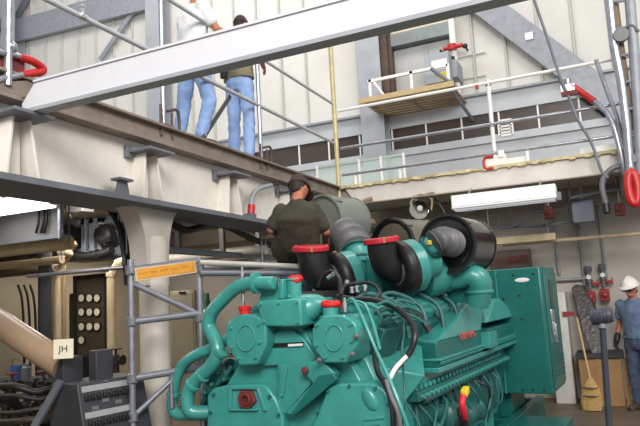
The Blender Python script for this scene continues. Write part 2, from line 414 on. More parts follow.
# bank end housings
def arc(cx, cy, rx, ry, a0, a1, n=9): return [(cx+rx*math.cos(math.radians(a0+(a1-a0)*i/n)), cy-ry*math.sin(math.radians(a0+(a1-a0)*i/n))) for i in range(n+1)]
for name, poly, cx, cy, bq in (
    ('left', [(226,346),(225,330)]+arc(246,330,21,16,175,20)+[(266,345),(257,365),(239,366)], 246, 335, ((232,347),(239,358),(256,357),(260,342),(231,328),(259,324))),
    ('right', [(312,346),(312,328)]+arc(335,330,22,15,170,10)+[(357,344),(346,363),(324,363)], 334, 335, ((317,345),(326,357),(343,357),(352,341),(317,325),(351,324)))):
    h = slab(poly, -.16, .34).done('bank_end_housing', TEAL, eng, bevel=.016, seg=3)
    g = G(); pts = [eV(*q, -.165) for q in arc(cx, cy+3, 9, 13, 0, 360, 18)]; g.tube(pts, .006, 8, 2); g.done('raised_ring', TEAL, h)
    bolts('housing_bolt', [(eV(*q,-.16), -ev) for q in bq], .013, .018, TEAL, h)
# right housing side fittings
for q in ((357,336),(353,354),(320,360)): G().lathe(eV(*q,-.17), -ev, [(.018,0),(.018,.02),(.011,.025),(.011,.05)], 10).done('fitting', HOSE, eng)
# heads and rocker covers behind both banks
for s, uc in ((-1,-.48),(1,.30)):
    for k in range(7):
        v0 = .22+k*.41; tilt = s*math.radians(24)
        x = eu*math.cos(tilt)-EZ*math.sin(tilt); z = eu*math.sin(tilt)+EZ*math.cos(tilt)
        c = L(uc+s*.06, v0+.18, 1.42)
        g = G().box(c, (.42,.37,.3), (x, ev, z))
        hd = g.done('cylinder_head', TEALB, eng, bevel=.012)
        g = G().box(c+z*.19, (.30,.32,.1), (x, ev, z)); g.box(c+z*.25, (.2,.24,.05), (x, ev, z))
        g.done('rocker_cover', TEAL, hd, bevel=.022, seg=3)
        if s > 0 or k < 2: bolts('cover_bolt', [(c+z*.24+x*a+ev*b_, z) for a in (-.11,.11) for b_ in (-.13,.13)], .011, .016, TEAL, hd)
        if s > 0:
            g = G()
            g.tube([c+z*.2-x*.2, c+z*.30-x*.1+ev*.1, c+z*.28+x*.16+ev*.12, c+x*.3+z*.1+ev*.1], .02, 8, 5)
            g.tube([c+z*.16-x*.22+ev*.12, c+z*.26-x*.02+ev*.17, c+z*.15+x*.24+ev*.19], .014, 8, 5)
            g.done('fuel_tube', TEALB, hd)
# centre valley manifold
g = G(); lbox(g,-.32,.12,.2,3.0,1.25,1.55)
g.tube([L(-.18,.3,1.7), L(-.18,3,1.7)], .09, 14); g.tube([L(.02,.3,1.66), L(.02,3,1.66)], .06, 12)
g.done('exhaust_manifold', IRON, eng, bevel=.01)
# thermostat hood
g = slab([(257,301),(300,298.5),(302,326),(281,327),(261,326)], -.16, .5)
hood = g.done('thermostat_housing', TEAL, eng, bevel=.014, seg=3)
bolts('housing_bolt', [(eV(*q,-.16), -ev) for q in ((261,304),(297,302),(298,322),(264,322),(279,303),(281,324))], .011, .016, TEAL, hood)
g = G()
g.tube([eV(299,312,.0), eV(309,308,.02), eV(318,306,.06), eV(324,308,.1)], [.125,.11,.085,.06], 18, 4)
g.done('side_duct', TEAL, hood)
g = G(); slab([(279,279),(283,279),(283,299),(279,299)], -.05, .14, g); slab([(262,285),(279,283),(279,300),(259,302)], 0, .2, g)
g.done('mounting_plate', TEAL, hood, bevel=.006)
g = G().lathe(eV(295,298,.05), EZ, [(.07,-.02),(.07,.02),(.055,.03),(.055,.13),(.066,.135),(.066,.15)], 22)
nk = g.done('filler_neck', TEAL, hood)
bolts('neck_bolt', [(eV(*q,-.02)+EZ*.02, EZ) for q in ((289,300),(301,299))], .013, .02, TEAL, nk)
g = G().lathe(eV(331,316,-.02), EZ, [(.08,-.05),(.08,.0),(.058,.01),(.058,.06)], 22)
g.done('filler_neck', TEAL, eng)
def rag(px, py, v, sx, name='red_rag'):
    g = G(); c = eV(px, py, v); random.seed(int(px))
    for i in range(9):
        a = i/9*math.tau
        g.ell(c+eu*math.cos(a)*sx*.55+ev*math.sin(a)*sx*.55+EZ*random.uniform(-.012,.012), (eu*sx*.5, ev*sx*.5, EZ*random.uniform(.022,.032)), 10, 7)
    g.ell(c, (eu*sx*.8, ev*sx*.8, EZ*.026), 12, 8)
    o = g.done(name, RAG, eng); m = o.modifiers.new('r', 'REMESH'); m.mode = 'VOXEL'; m.voxel_size = .008; m.use_smooth_shade = True
    return o
rag(295,279.5,.05,.062); rag(331,305,-.02,.074)
# coolant pipes on the left
g = G()
g.tube([eV(272,283,-.08), eV(255,283,-.08)], .052, 18)
g.lathe(eV(272,283,-.08), eV(274,283,-.08)-eV(272,283,-.08), [(.052,0),(.045,.02),(.001,.025)], 18)
g.lathe(eV(258,283,-.08), eV(250,284,-.08)-eV(258,283,-.08), [(.05,0),(.082,.002),(.082,.03),(.05,.032)], 18)
g.tube([eV(258,283.5,-.08), eV(243,285,-.08), eV(232,291,-.08), eV(215,308,-.08), eV(209.5,318,-.08), eV(209.5,328,-.08), eV(216,341,-.1), eV(217.5,354,-.12), eV(210,367,-.12), eV(196,380,-.12), eV(188.5,392,-.12), eV(187.5,405,-.12), eV(193,412,-.1), eV(214,412,-.02)], .054, 18, 6)
cp = g.done('coolant_pipe', TEAL, eng)
for a, b in (((204,374),(200,377)), ((194,383),(191,387)), ((222,350),(217,357))): 
    pa, pb = eV(*a,-.12), eV(*b,-.12); G().lathe(pa, pb-pa, [(.054,0),(.064,.004),(.064,.03),(.054,.034)], 18).done('pipe_coupling', TEAL, cp)
g = G()
g.tube([eV(232,337,.05), eV(213,348,.02), eV(196,355,0), eV(184,364,0), eV(177,378,0), eV(173.5,394,0), eV(172.5,406,0), eV(177,414,0), eV(196,415,.05), eV(214,415,.1)], .046, 16, 6)
cp2 = g.done('coolant_pipe', TEAL, eng)
g = G(); pa, pb = eV(173.8,392,0), eV(173.3,396,0); g.lathe(pa, pb-pa, [(.047,0),(.058,.004),(.058,.03),(.047,.034)], 16)
g.done('pipe_coupling', TEAL, cp2)
# water pump and brackets on the left flank
g = G()
g.lathe(eV(228,372,.1), eu*-1+EZ*-.3, [(.10,-.05),(.10,.1),(.07,.13),(.07,.2)], 18)
for q in ((220,372),(226,379),(214,384),(207,392),(222,390)): g.lathe(eV(*q,.0), -ev, [(.022,0),(.022,.04),(.014,.05)], 6)
g.tube([eV(232,366,.02), eV(222,380,.0), eV(206,396,.02), eV(200,412,.05)], .02, 8, 5)
lbox(g,-1.0,-.8,.1,.5,.55,.95)
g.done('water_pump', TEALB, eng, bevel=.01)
# sensors
g = G(); p = eV(245,318,-.02); g.lathe(p, EZ, [(.03,-.01),(.03,.03),(.022,.03),(.022,.05)], 12); g.done('sensor_boss', TEAL, eng)
G().lathe(eV(245,314,-.02), EZ, [(.044,0),(.044,.03),(.05,.035),(.05,.06),(.035,.065)], 14).done('red_sensor_cap', RAG, eng)
G().lathe(eV(243.5,306.5,-.02), EZ, [(.013,0),(.013,.1),(.02,.105),(.02,.14),(.012,.145),(.012,.22),(.018,.222),(.018,.26),(.01,.265),(.01,.31)], 10).done('sensor_probe', REFL, eng)
G().lathe(eV(345,312,-.04), EZ, [(.014,0),(.014,.03),(.02,.03),(.02,.06),(.012,.065),(.012,.1)], 10).done('sensor_probe', REFL, eng)
# ---------------- turbochargers
TA = (eu*.58+ev*.78+EZ*.18).normalized()
def turbo(elbow, rr, ring, v, cap, out, oR, seat):
    t = G(); A = TA; c = eV(*ring, v); x, y, _ = basis(A)
    t.lathe(c, A, [(.12,-.02),(.2,.02),(.2,.05),(.235,.07),(.235,.17),(.19,.22),(.15,.27),(.15,.36)], 30)
    tb = t.done('turbocharger', TEAL, eng, label='teal turbocharger casing with black compressor scroll')
    # scroll
    g = G(); pts = []; rad = []
    for i in range(25):
        a = math.radians(-115+i*13.5); pts.append(c+A*.03+(x*math.cos(a)*-1+y*math.sin(a))*.185); rad.append(.05+.035*(1-i/24))
    pts = [pts[0]-EZ*.16+x*.05] + pts; rad = [.1]+rad
    g.tube(pts, rad, 14); g.lathe(c, A, [(.11,-.03),(.17,-.01),(.17,.05)], 26)
    g.done('compressor_scroll', BLACK, tb)
    g = G(); g.lathe(c, A, [(rr+.004,-.05),(rr+.014,-.048),(rr+.014,-.02),(rr+.004,-.018)], 26); g.done('band_clamp', HOSE, tb)
    g = G(); pth = [eV(px, py, vv) for px, py, vv in elbow]+[c-A*.02]
    g.tube(pth, rr, 24, 6); g.done('intake_elbow', BLACK, tb)
    # red dust cap across the open mouth
    d = (pth[0]-pth[1]).normalized(); k = eV(*cap[:2], elbow[0][2])
    nd = (EZ+eu*cap[2]-ev*.12).normalized()
    g = G(); g.lathe(k, nd, [(cap[3]*.96,-.028),(cap[3],-.024),(cap[3],.012),(cap[3]*.95,.02),(.001,.02)], 28)
    rc = g.done('red_dust_cap', RED, tb, bevel=.004)
    xx, yy, _ = basis(nd)
    for a in (.5, 2.5, 4.5):
        q = k+(xx*math.cos(a)+yy*math.sin(a))*cap[3]; G().box(q, (.014,.014,.05)).done('cap_clip', mat('tan_clip',(190,150,90),.5), rc)
    # outlet pipe towards the air cleaner
    g = G(); q = [eV(*o[:2], o[2]) for o in out]
    g.tube(q[:3], oR, 24, 5); op = g.done('outlet_pipe', TEAL, tb)
    pa = q[1]; dd = (q[2]-q[0]).normalized()
    g = G(); g.lathe(q[2]-dd*.03, dd, [(oR+.002,-.02),(oR+.03,-.018),(oR+.03,.0),(oR+.002,.002)], 24); g.lathe(q[0]+dd*.06, dd, [(oR+.002,-.02),(oR+.02,-.018),(oR+.02,.01),(oR+.002,.012)], 24); g.done('pipe_band', TEALB, op)
    if seat:
        G().lathe(eV(*seat,out[2][2]-.1), EZ, [(.024,-.05),(.024,-.02),(.016,-.012)], 14).done('yellow_plug', mat('dull_yellow_plug',(196,178,70),.5), op)
    # corrugated grey hose
    g = G(); hp = catmull([q[2]-dd*.02]+q[3:], 18); hr = []
    for i in range(len(hp)): hr.append(oR+.026+.016*math.sin(i*1.2))
    g.tube(hp, hr, 26); h = g.done('corrugated_hose', HOSE, tb, smooth=60)
    return tb
turbo([(381.5,241,.95),(382.5,254,.97),(387,265,1.02)], .125, (399,269), 1.15, (381,240,-.02,.155),
      [(410,268,1.35),(422,255,1.3),(434,244,1.3),(442,241,1.36),(450,242.5,1.5),(454,244,1.62)], .088, (429,239))
turbo([(311,250,.9),(314,264,.92),(320,276,.97)], .135, (336,279), 1.1, (310.5,248,.1,.168),
      [(361,270,1.25),(360,261,1.32),(357,251,1.42),(354,245,1.5),(350,239,1.58),(345,233,1.66)], .135, (334.5,250))
# wide green casings between the turbos
g = G(); g.lathe(eV(368,280,1.35), (eu*.6+ev*.7+EZ*.1), [(.12,-.1),(.26,-.04),(.26,.02),(.22,.04),(.22,.2),(.26,.22),(.26,.27),(.1,.4)], 30); g.done('turbine_casing', TEAL, eng)
g = G(); g.lathe(eV(426,276,1.6), (eu*.6+ev*.7+EZ*.1), [(.1,-.1),(.2,-.04),(.2,.1),(.16,.2)], 26); g.done('turbine_casing', TEAL, eng)
# ---------------- air cleaners
def cleaner(px, py, v, R, ln, ax, body, face, lab):
    c = eV(px, py, v); ax = ax.normalized()
    g = G(); g.lathe(c, ax, [(R*.97,.03),(R,.03),(R,.06),(R*.985,.065),(R*.985,ln*.9),(R*1.01,ln*.9),(R*1.01,ln*.94),(R*.97,ln*.94),(R*.9,ln),(.01,ln)], 40)
    a = g.done('air_cleaner', body, eng, label=lab)
    g = G(); g.lathe(c, ax, [(.12,.06),(R*.52,.07),(R*.55,.045),(R*.62,.04),(R*.66,.06),(R*.78,.06),(R*.82,.03),(R*.9,.02),(R*.94,.0),(R*1.02,.0),(R*1.02,.045),(R*.98,.05)], 40)
    g.done('end_cover', face, a)
    x, y, _ = basis(ax)
    for t in (.3, 2.4, 4.5):
        q = c+(x*math.cos(t)+y*math.sin(t))*R*1.01; G().box(q+ax*.06, (.03,.02,.09), (x*math.sin(t)-y*math.cos(t), x*math.cos(t)+y*math.sin(t), ax)).done('clip', HOSE, a)
    g = G(); q = c+ax*ln*.5; g.box(q-EZ*(R+.12), (.3,.06,.3), AX); g.done('support_bracket', TEALD, a)
    return a
cleaner(446.5,244,1.55,.27,.62, ev+eu*.08, BLACKG, BLACK, 'glossy black air cleaner with corrugated hose')
cleaner(391,247,2.2,.31,.62, ev*.9+eu*.35, mat('tan_reflective_shell',(120,112,100),.3,.4), BLACKG, 'air cleaner with black end cover behind red cap')
cleaner(321,222,1.72,.29,.5, ev*.95+eu*.26, BARE, BARE, 'bare grey green air cleaner shell')
# ---------------- aftercooler housings on the right bank
uo = .8
def horn(b0, b1, apex, topw):
    (q0, q1) = (eU(*b0, .74), eU(*b1, .74)); _, v0, w0 = UV(q0); _, v1, w1 = UV(q1); w = (w0+w1)/2
    au, av, aw = UV(eU(*apex, .6))
    g = G(); g.loft([[L(.34,v0,w+.02), L(.74,v0,w), L(.74,v1,w), L(.34,v1,w+.02)], [L(.45,av-topw,aw), L(.67,av-topw,aw), L(.67,av+topw,aw), L(.45,av+topw,aw)]])
    return g, (v0, v1, w)
g, h1 = horn((437,348),(481,326),(472,298),.2)
ac = g.done('aftercooler_horn', TEAL, eng, bevel=.015, seg=3)
g, h2 = horn((488,326),(518,313),(491,299),.13)
ac2 = g.done('aftercooler_horn', TEAL, eng, bevel=.015, seg=3)
w0 = h1[2]
g = G()
for (a, b) in ((h1[0], h1[1]), (h2[0], h2[1]+.3)):
    g.loft([[L(.3,a,w0+.02), L(.3,b,w0+.02), L(.3,b,w0-.2), L(.3,a,w0-.2)][::-1], [L(.74,a,w0), L(.74,b,w0), L(.735,b,w0-.2), L(.735,a,w0-.2)][::-1]])
g.done('aftercooler_body', TEALD, eng, bevel=.008)
g = G(); lbox(g,.3,.755,h1[0]-.02,h2[1]+.35,w0-.24,w0-.2); lbox(g,.3,.765,h1[0]-.01,h2[1]+.32,w0-.15,w0-.13); lbox(g,.3,.82,h1[1]-.02,h2[0]+.02,w0-.17,w0-.02)
fl = g.done('mounting_flange', TEAL, eng, bevel=.005)
v = h1[0]+.03; q_ = []
while v < h2[1]+.3: q_.append((L(.74,v,w0-.165), eu)); v += .055
bolts('flange_bolt', q_, .013, .022, TEAL, fl)
# red lettering on the front horn
pa, pb = eU(457,341,.765), eU(478,330,.765)
text('red_lettering', 'CUMMINS', .085, (pa+pb)/2+V((0,0,.0)), ev, (EZ*.97-eu*.17), mat('faded_red_letters',(190,92,84),.6), ac, .004, sx=1.2)
# crossover elbow
g = G(); q = [eV(416,285,1.75), eV(436,282,1.75), eV(456,279,1.75), eV(469,275.5,1.75), eV(478,280,1.78), eV(479.5,291,1.82), eV(477,304,1.86)]
g.tube(q, [.092,.092,.092,.10,.118,.112,.105], 24, 6)
ce = g.done('crossover_pipe', TEAL, eng)
g = G(); dd = (q[2]-q[0]).normalized()
for k in range(5): g.lathe(q[0]+dd*(.06+k*.065), dd, [(.09,-.015),(.11,-.008),(.11,.008),(.09,.015)], 22)
g.lathe(q[5], EZ, [(.108,-.02),(.128,-.018),(.128,.01),(.108,.012)], 22)
g.done('crossover_hose', TEAL, ce)
# ---------------- right flank of the block: rails, pipes, starter, filters
g = G()
q0, q1 = eU(424,400,.7), eU(508,358,.7)
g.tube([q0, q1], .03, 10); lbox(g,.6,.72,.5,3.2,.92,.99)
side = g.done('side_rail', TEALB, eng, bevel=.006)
v = .5; q_ = []
while v < 3.2: q_ += [(L(.66,v,.99), EZ), (L(.72,v+.05,.955), eu)]; v += .1
bolts('rail_bolt', q_, .018, .03, TEAL, side)
random.seed(5)
for k in range(15):
    g = G(); v = .4+k*.17+random.uniform(-.05,.05); w = .9; a_ = random.uniform(-.25,.35)
    g.tube([L(.66,v,w+random.uniform(-.05,.03)), L(.72+random.uniform(0,.05),v-a_*.3,w-random.uniform(.08,.16)), L(.70+random.uniform(0,.06),v-a_,w-.3), L(.66,v-a_*random.uniform(.8,1.6),w-random.uniform(.36,.5))], random.choice((.009,.012,.016)), 8, 5)
    g.done('fuel_line', random.choice((TEALB,TEALB,TEALB,BLACK)), eng)
for v0, r, w in ((.5,.09,.62),(1.05,.11,.7),(1.6,.1,.62)):
    g = G(); g.lathe(L(.68,v0,w), ev, [(r*.6,0),(r,.03),(r,.32),(r*1.1,.33),(r*1.1,.37),(r*.7,.40),(r*.7,.45)], 20); g.done('starter_motor', TEALB, eng)
for k in range(4):
    g = G(); lbox(g,.56,.66,.6+k*.6,1.1+k*.6,.5,.9); g.done('crankcase_door', TEALB, eng, bevel=.015)
for px, py in ((472,408),(477,405)):
    pt = eU(px,py,.69); g = G().box(pt, (.01,.045,.07), AX); g.done('white_tag', WHITE, eng)
g = G().tube([eU(463,396,.88), eU(462,404,.88), eU(464,413,.88), eU(465,420,.86)], .028, 12, 4); rcb = g.done('red_battery_cable', RED, eng)
G().tube([eU(464,419,.865), eU(464,430,.84), eU(460,446,.78)], .03, 12, 4).done('cable_sleeve', BLACK, rcb)
g = G().box(eU(465,391.5,.86), (.06,.09,.06), (eu, (ev+EZ*.3).normalized(), EZ)); g.done('yellow_boot', YELLOW, rcb, bevel=.012)
G().tube([eU(460,398,.86), eU(458,410,.85), eU(461,424,.84), eU(460,440,.78)], .012, 8, 4).done('black_lead', BLACK, eng)
# slanted plates between front and aftercooler
g = G(); g.loft([[L(.5,.2,1.22), L(.8,.45,1.12), L(.62,.45,.92), L(.5,.15,.9)], [L(.34,1.2,1.42), L(.5,1.2,1.4), L(.5,1.2,.95), L(.4,1.2,.95)]])
g.done('end_plate', TEAL, eng, bevel=.012)
# wiring harness and looms over the right bank
def cable(name, pts, r, m, par=eng): G().tube([eV(*p) for p in pts], r, 10, 6).done(name, m, par)
cable('black_harness', [(338,296,.3),(352,299,.2),(375,300,.15),(398,309,.1),(412,324,.05),(415,338,.0),(410,352,-.02),(401,362,-.05),(393,372,-.1)], .021, BLACK)
cable('harness_sleeve', [(407,356,-.04),(401,362,-.06),(395,369,-.1),(389,380,-.14)], .016, WHITE)
cable('black_harness', [(372,340,-.02),(374,352,-.04),(378,372,-.08),(384,382,-.14),(390,396,-.18),(393,412,-.2),(394,440,-.2)], .02, BLACK)
cable('grey_conduit', [(386,380,-.18),(391,396,-.21),(397,410,-.22),(400,424,-.22),(402,445,-.2)], .015, HOSE)
cable('green_tube', [(345,303,.05),(352,299,.02),(358,308,-.02),(366,326,-.06),(376,350,-.1),(388,376,-.16),(398,400,-.2),(406,422,-.2),(412,445,-.15)], .013, TEAL)
cable('green_tube', [(336,312,.1),(350,302,.1),(364,304,.1),(371,318,-.0),(376,334,-.05),(380,350,-.1)], .012, TEAL)
cable('green_tube', [(402,312,.2),(404,330,.08),(402,352,.0),(404,380,.0),(405,404,-.05),(402,430,-.05)], .008, TEALB)
cable('black_loop', [(318,287,.5),(324,275,.5),(333,272,.5),(340,280,.4),(341,295,.3)], .018, BLACK)
cable('black_loop', [(341,295,.25),(345,286,.4),(358,283,.5),(372,284,.5),(380,292,.4),(376,299,.3)], .014, BLACK)
cable('black_harness', [(395,300,.7),(408,308,.5),(422,320,.4),(430,332,.4)], .022, BLACK)
cable('hose_nipple', [(328,278,.45),(332,275.5,.45),(335.5,274,.45)], .02, REFL)
# small clamps on plug row
for q in ((347,286,.5),(357,292,.4),(365,291,.4),(352,293,.4)): G().lathe(eV(*q), EZ, [(.02,0),(.02,.04),(.012,.05)], 8).done('injector_plug', REFL, eng)
for k in range(16):
    g = G(); a = eV(random.uniform(372,400), random.uniform(300,326), random.uniform(0,.3)); b = a+V((random.uniform(.05,.2), random.uniform(-.02,.2), random.uniform(-.08,.02)))
    g.tube([a, (a+b)/2+EZ*.03, b], .012, 7, 4); g.done('injector_line', TEALB, eng)
# ---------------- flywheel housing, alternator, control cabinet
g = G(); g.lathe(L(-.08,3.1,.95), ev, [(.62,0),(.72,.02),(.72,.35),(.66,.4),(.64,.5),(.64,1.7),(.5,1.78)], 36); lbox(g,-.6,.45,3.5,4.8,.2,.6)
g.done('alternator', TEALD, eng)
u0, u1, v0, v1, wb, wt = .42, 1.11, 3.55, 4.42, .515, 1.945
g = G()
g.loft([[L(u0,v0,wb), L(u1-.015,v0,wb), L(u1,v0+.03,wb), L(u1,v1,wb), L(u0,v1,wb)], [L(u0,v0,wt), L(u1-.015,v0,wt), L(u1,v0+.03,wt), L(u1,v1,wt), L(u0,v1,wt)]])
lbox(g,u0,.6,v0+.2,v1,.2,wb+.05)
cab = g.done('control_cabinet', TEALD, eng, bevel=.012)
g = G(); lbox(g,u1,u1+.02,v0+.08,v1-.04,wb+.04,wt-.06); dr = g.done('cabinet_door', TEALD, cab, bevel=.006)
g = G(); lbox(g,u1+.018,u1+.026,v0+.3,v0+.46,1.45,1.8); g.done('door_window', mat('dark_window',(10,60,52),.25), dr)
g = G(); lbox(g,u1+.02,u1+.05,v0+.24,v0+.36,1.2,1.3); lbox(g,u1+.02,u1+.06,v0+.28,v0+.33,1.06,1.28); lbox(g,u1+.02,u1+.035,v0+.22,v0+.4,1.15,1.45); g.done('door_latch', REFL, dr, bevel=.006)
for k in range(5):
    g = G(); lbox(g,u1+.02,u1+.032,v0+.14,v1-.1,.66+k*.05,.68+k*.05); g.done('louvre', TEALD, dr, bevel=.003)
for u_, w_ in ((.6,1.87),(.8,1.87),(1.03,1.87),(.85,1.63),(.85,1.36),(.78,.56),(.9,.56),(1.02,.56),(.66,1.6)): G().lathe(L(u_,v0-.001,w_), -ev, [(.014,0),(.014,.008),(.008,.01)], 8).done('cabinet_bolt', BLACK, cab)
g = G(); p = eV(522,280,v0-.004); g.ell(p, (eu*.085, EZ*.025, ev*.004), 20, 6); lb = g.done('cabinet_label', WHITE, cab)
g = G(); lbox(g,.585,.6,v0-.012,v0,wb,wt); g.done('cabinet_seam', TEAL, cab)
# ------------------------------------------------------------------ people
def remesh(o, vs, sm=6):
    m = o.modifiers.new('r', 'REMESH'); m.mode = 'VOXEL'; m.voxel_size = vs; m.use_smooth_shade = True
    s = o.modifiers.new('s', 'SMOOTH'); s.factor = .5; s.iterations = sm
    return o
FOLD = bpy.data.textures.new('folds', 'CLOUDS'); FOLD.noise_scale = .09
def folds(o, k=.02):
    d = o.modifiers.new('d', 'DISPLACE'); d.texture = FOLD; d.strength = k; d.texture_coords = 'LOCAL'; d.mid_level = .5
    return o
def ring_torso(g, rows, side, n=20):
    # rows: centre, half width (side), half depth
    rings = []
    for i, (c, a, b) in enumerate(rows):
        c = V(c); up = (V(rows[min(i+1,len(rows)-1)][0])-V(rows[max(i-1,0)][0])).normalized()
        s_ = (side-up*side.dot(up)).normalized(); f_ = up.cross(s_)
        rings.append([c+s_*math.cos(2*math.pi*k/n)*a+f_*math.sin(2*math.pi*k/n)*b for k in range(n)])
    return g.loft(rings)
def hand(g, wrist, d, pal, s, cl=.5):
    # d: direction of the fingers, pal: palm normal, s: thumb side sign
    d = V(d).normalized(); pal = V(pal); pal = (pal-d*pal.dot(d)).normalized(); w = d.cross(pal)*s
    pc = V(wrist)+d*.05; g.ell(pc, (w*.042, pal*.016, d*.055), 14, 8)
    for i, (off, ln) in enumerate(((.032,.068),(.011,.078),(-.011,.072),(-.031,.056))):
        a = V(wrist)+d*.09+w*off; b = a+(d*math.cos(cl*.5)+pal*math.sin(cl*.5))*ln*.5; c = b+(d*math.cos(cl*1.6)+pal*math.sin(cl*1.6))*ln*.5
        g.cap(a, b, .0095, .0088, 8); g.cap(b, c, .0088, .0075, 8)
    a = V(wrist)+d*.03+w*.034; b = a+(w*.7+d*.7+pal*.2).normalized()*.04; c = b+(w*.25+d*.9+pal*.4).normalized()*.032
    g.cap(a, b, .012, .0105, 8); g.cap(b, c, .0105, .009, 8)
def person(label, feet, J, side, face, shirt, trousers, hat=None, gloves=None, glasses=False, belt=True, sleeve=.62, bk=1, shoes=LEATHER):
    """J: pelvis, waist, chest, neck, head + per side sh, el, wr, hd(dir), hip, kn, an, toe"""
    root = thing('person', feet, label, 'person')
    g = G(); side = V(side).normalized(); face = V(face).normalized()
    pv, wa, ch, nk, hd = [V(J[k]) for k in ('pelvis','waist','chest','neck','head')]
    up = (hd-nk).normalized(); face = (face-up*face.dot(up)).normalized(); hr = face.cross(up).normalized(); hs = J.get('hs', 1)
    ring_torso(g, [(pv-(wa-pv).normalized()*.08,.10,.08),(pv,.165,.115),(wa,.145,.1),((wa+ch)/2,.155,.108),(ch,.175,.118),(ch*.45+nk*.55,.15,.09),(nk,.062,.06)], side)
    g.cap(nk-up*.04, hd-up*.06, .06, .056)
    g.ell(hd+up*.025, (hr*.077*hs, face*.098*hs, up*.112*hs), 18, 12)
    g.ell(hd-up*.055+face*.022, (hr*.058, face*.066, up*.058), 14, 8)
    g.cap(hd+face*.092+up*.012, hd+face*.112-up*.022, .010, .015, 8)
    g.ell(hd+face*.086-up*.058, (hr*.024, face*.012, up*.009), 10, 6)
    g.ell(hd+face*.088+up*.03, (hr*.05, face*.012, up*.009), 10, 6)
    for s in (-1, 1): g.ell(hd+hr*s*.08-face*.005+up*.0, (hr*.012, face*.02, up*.033), 10, 6)
    for s in 'LR':
        sg = -1 if s == 'L' else 1
        sh, el, wr = [V(J[k+s]) for k in ('sh','el','wr')]
        g.cap(sh, el, .052, .041); g.cap(el, wr, .041, .027)
        hand(g, wr, J.get('hd'+s, wr-el), J.get('pal'+s, -side*sg), sg, J.get('cl'+s, .6))
        hp, kn, an, to = [V(J[k+s]) for k in ('hip','kn','an','toe')]
        g.cap(hp, kn, .082, .055); g.cap(kn, an, .055, .038); g.cap(an-EZ*.03, to, .04, .03)
    body = remesh(g.done('body', SKIN, root), .0085, 4)
    # shirt
    g = G()
    ring_torso(g, [(pv+(wa-pv)*J.get('hem',.1),(.18 if bk>1.2 else .195)*bk,.14*bk),(pv*.55+wa*.45,.178*bk,.135*bk),(wa,.172*bk,.13*bk),((wa+ch)/2,.182*bk,.135*bk),(ch,.2*bk,.142*bk),(ch*.5+nk*.5,.178*bk,.11),(ch*.25+nk*.75,.12*bk,.085),(nk+(hd-nk)*.12,.07,.068)], side)
    for s in 'LR':
        sh, el = V(J['sh'+s]), V(J['el'+s]); g.cap(sh, sh.lerp(el, sleeve), .074*bk**.5, .066*bk**.5)
        g.lathe(sh.lerp(el, sleeve*.7), el-sh, [(.062,0),(.068,(el-sh).length*sleeve*.38)], 14)
    folds(remesh(g.done('shirt', shirt, root), .013, 5), .026)
    # trousers
    g = G()
    ring_torso(g, [(pv-(wa-pv).normalized()*.13,.13,.11),(pv-(wa-pv).normalized()*.04,.184,.14),(pv,.185,.14),(pv+(wa-pv)*.42,.17,.125)], side)
    for s in 'LR':
        hp, kn, an = V(J['hip'+s]), V(J['kn'+s]), V(J['an'+s])
        g.cap(hp, kn, .103, .078); g.cap(kn, an.lerp(kn,.06), .078, .07)
    folds(remesh(g.done('trousers', trousers, root), .013, 4), .03)
    if belt:
        g = G(); c = pv+(wa-pv)*.40; u_ = (wa-pv).normalized()
        ring_torso(g, [(c-u_*.02,.187,.142),(c+u_*.02,.187,.142)], side, 28); g.done('belt', LEATHER, root)
    for s in 'LR':
        an, to = V(J['an'+s]), V(J['toe'+s]); d = to-an; d.z = 0; d.normalize(); g = G(); b = V((an.x,an.y,feet[2])); w = d.cross(EZ)
        g.cap(b+EZ*.05, b+EZ*.14, .052, .05); g.ell(b+d*.08+EZ*.04, (w*.05, d*.15, EZ*.045), 14, 8); g.box(b+d*.075+EZ*.012, (.085,.27,.024), (w,d,EZ))
        remesh(g.done('shoe', shoes, root), .01, 3)
    if gloves:
        for s in gloves:
            g = G(); wr, el = V(J['wr'+s]), V(J['el'+s]); d = V(J.get('hd'+s, wr-el)).normalized(); sg = -1 if s == 'L' else 1
            hand(g, wr, d, J.get('pal'+s, -side*sg), sg, J.get('cl'+s, .6))
            g.cap(wr-d*.06, wr+d*.03, .036, .034); o = g.done('glove', BLACK, root); remesh(o, .007, 1)
            dm = o.modifiers.new('d', 'DISPLACE'); dm.strength = .008; dm.mid_level = 0
    # hair
    g = G(); g.ell(hd+up*.04-face*.014, (hr*.082*hs, face*.096*hs, up*.105*hs), 18, 12)
    g.ell(hd-face*.05-up*.02, (hr*.068, face*.05, up*.07), 14, 8); g.done('hair', J.get('hair', HAIR), root)
    # eyes
    for s in (-1, 1):
        G().sph(hd+hr*s*.032+face*.087+up*.012, .012, 10).done('eye', WHITE, root)
    if glasses:
        g = G()
        for s in (-1, 1):
            g.box(hd+hr*s*.036+face*.108+up*.012, (.05,.006,.022), (hr,face,up)); g.box(hd+hr*s*.078+face*.05+up*.014, (.005,.12,.008), (hr,face,up))
        g.box(hd+face*.112+up*.018, (.02,.005,.006), (hr,face,up)); g.done('glasses', IRON, root)
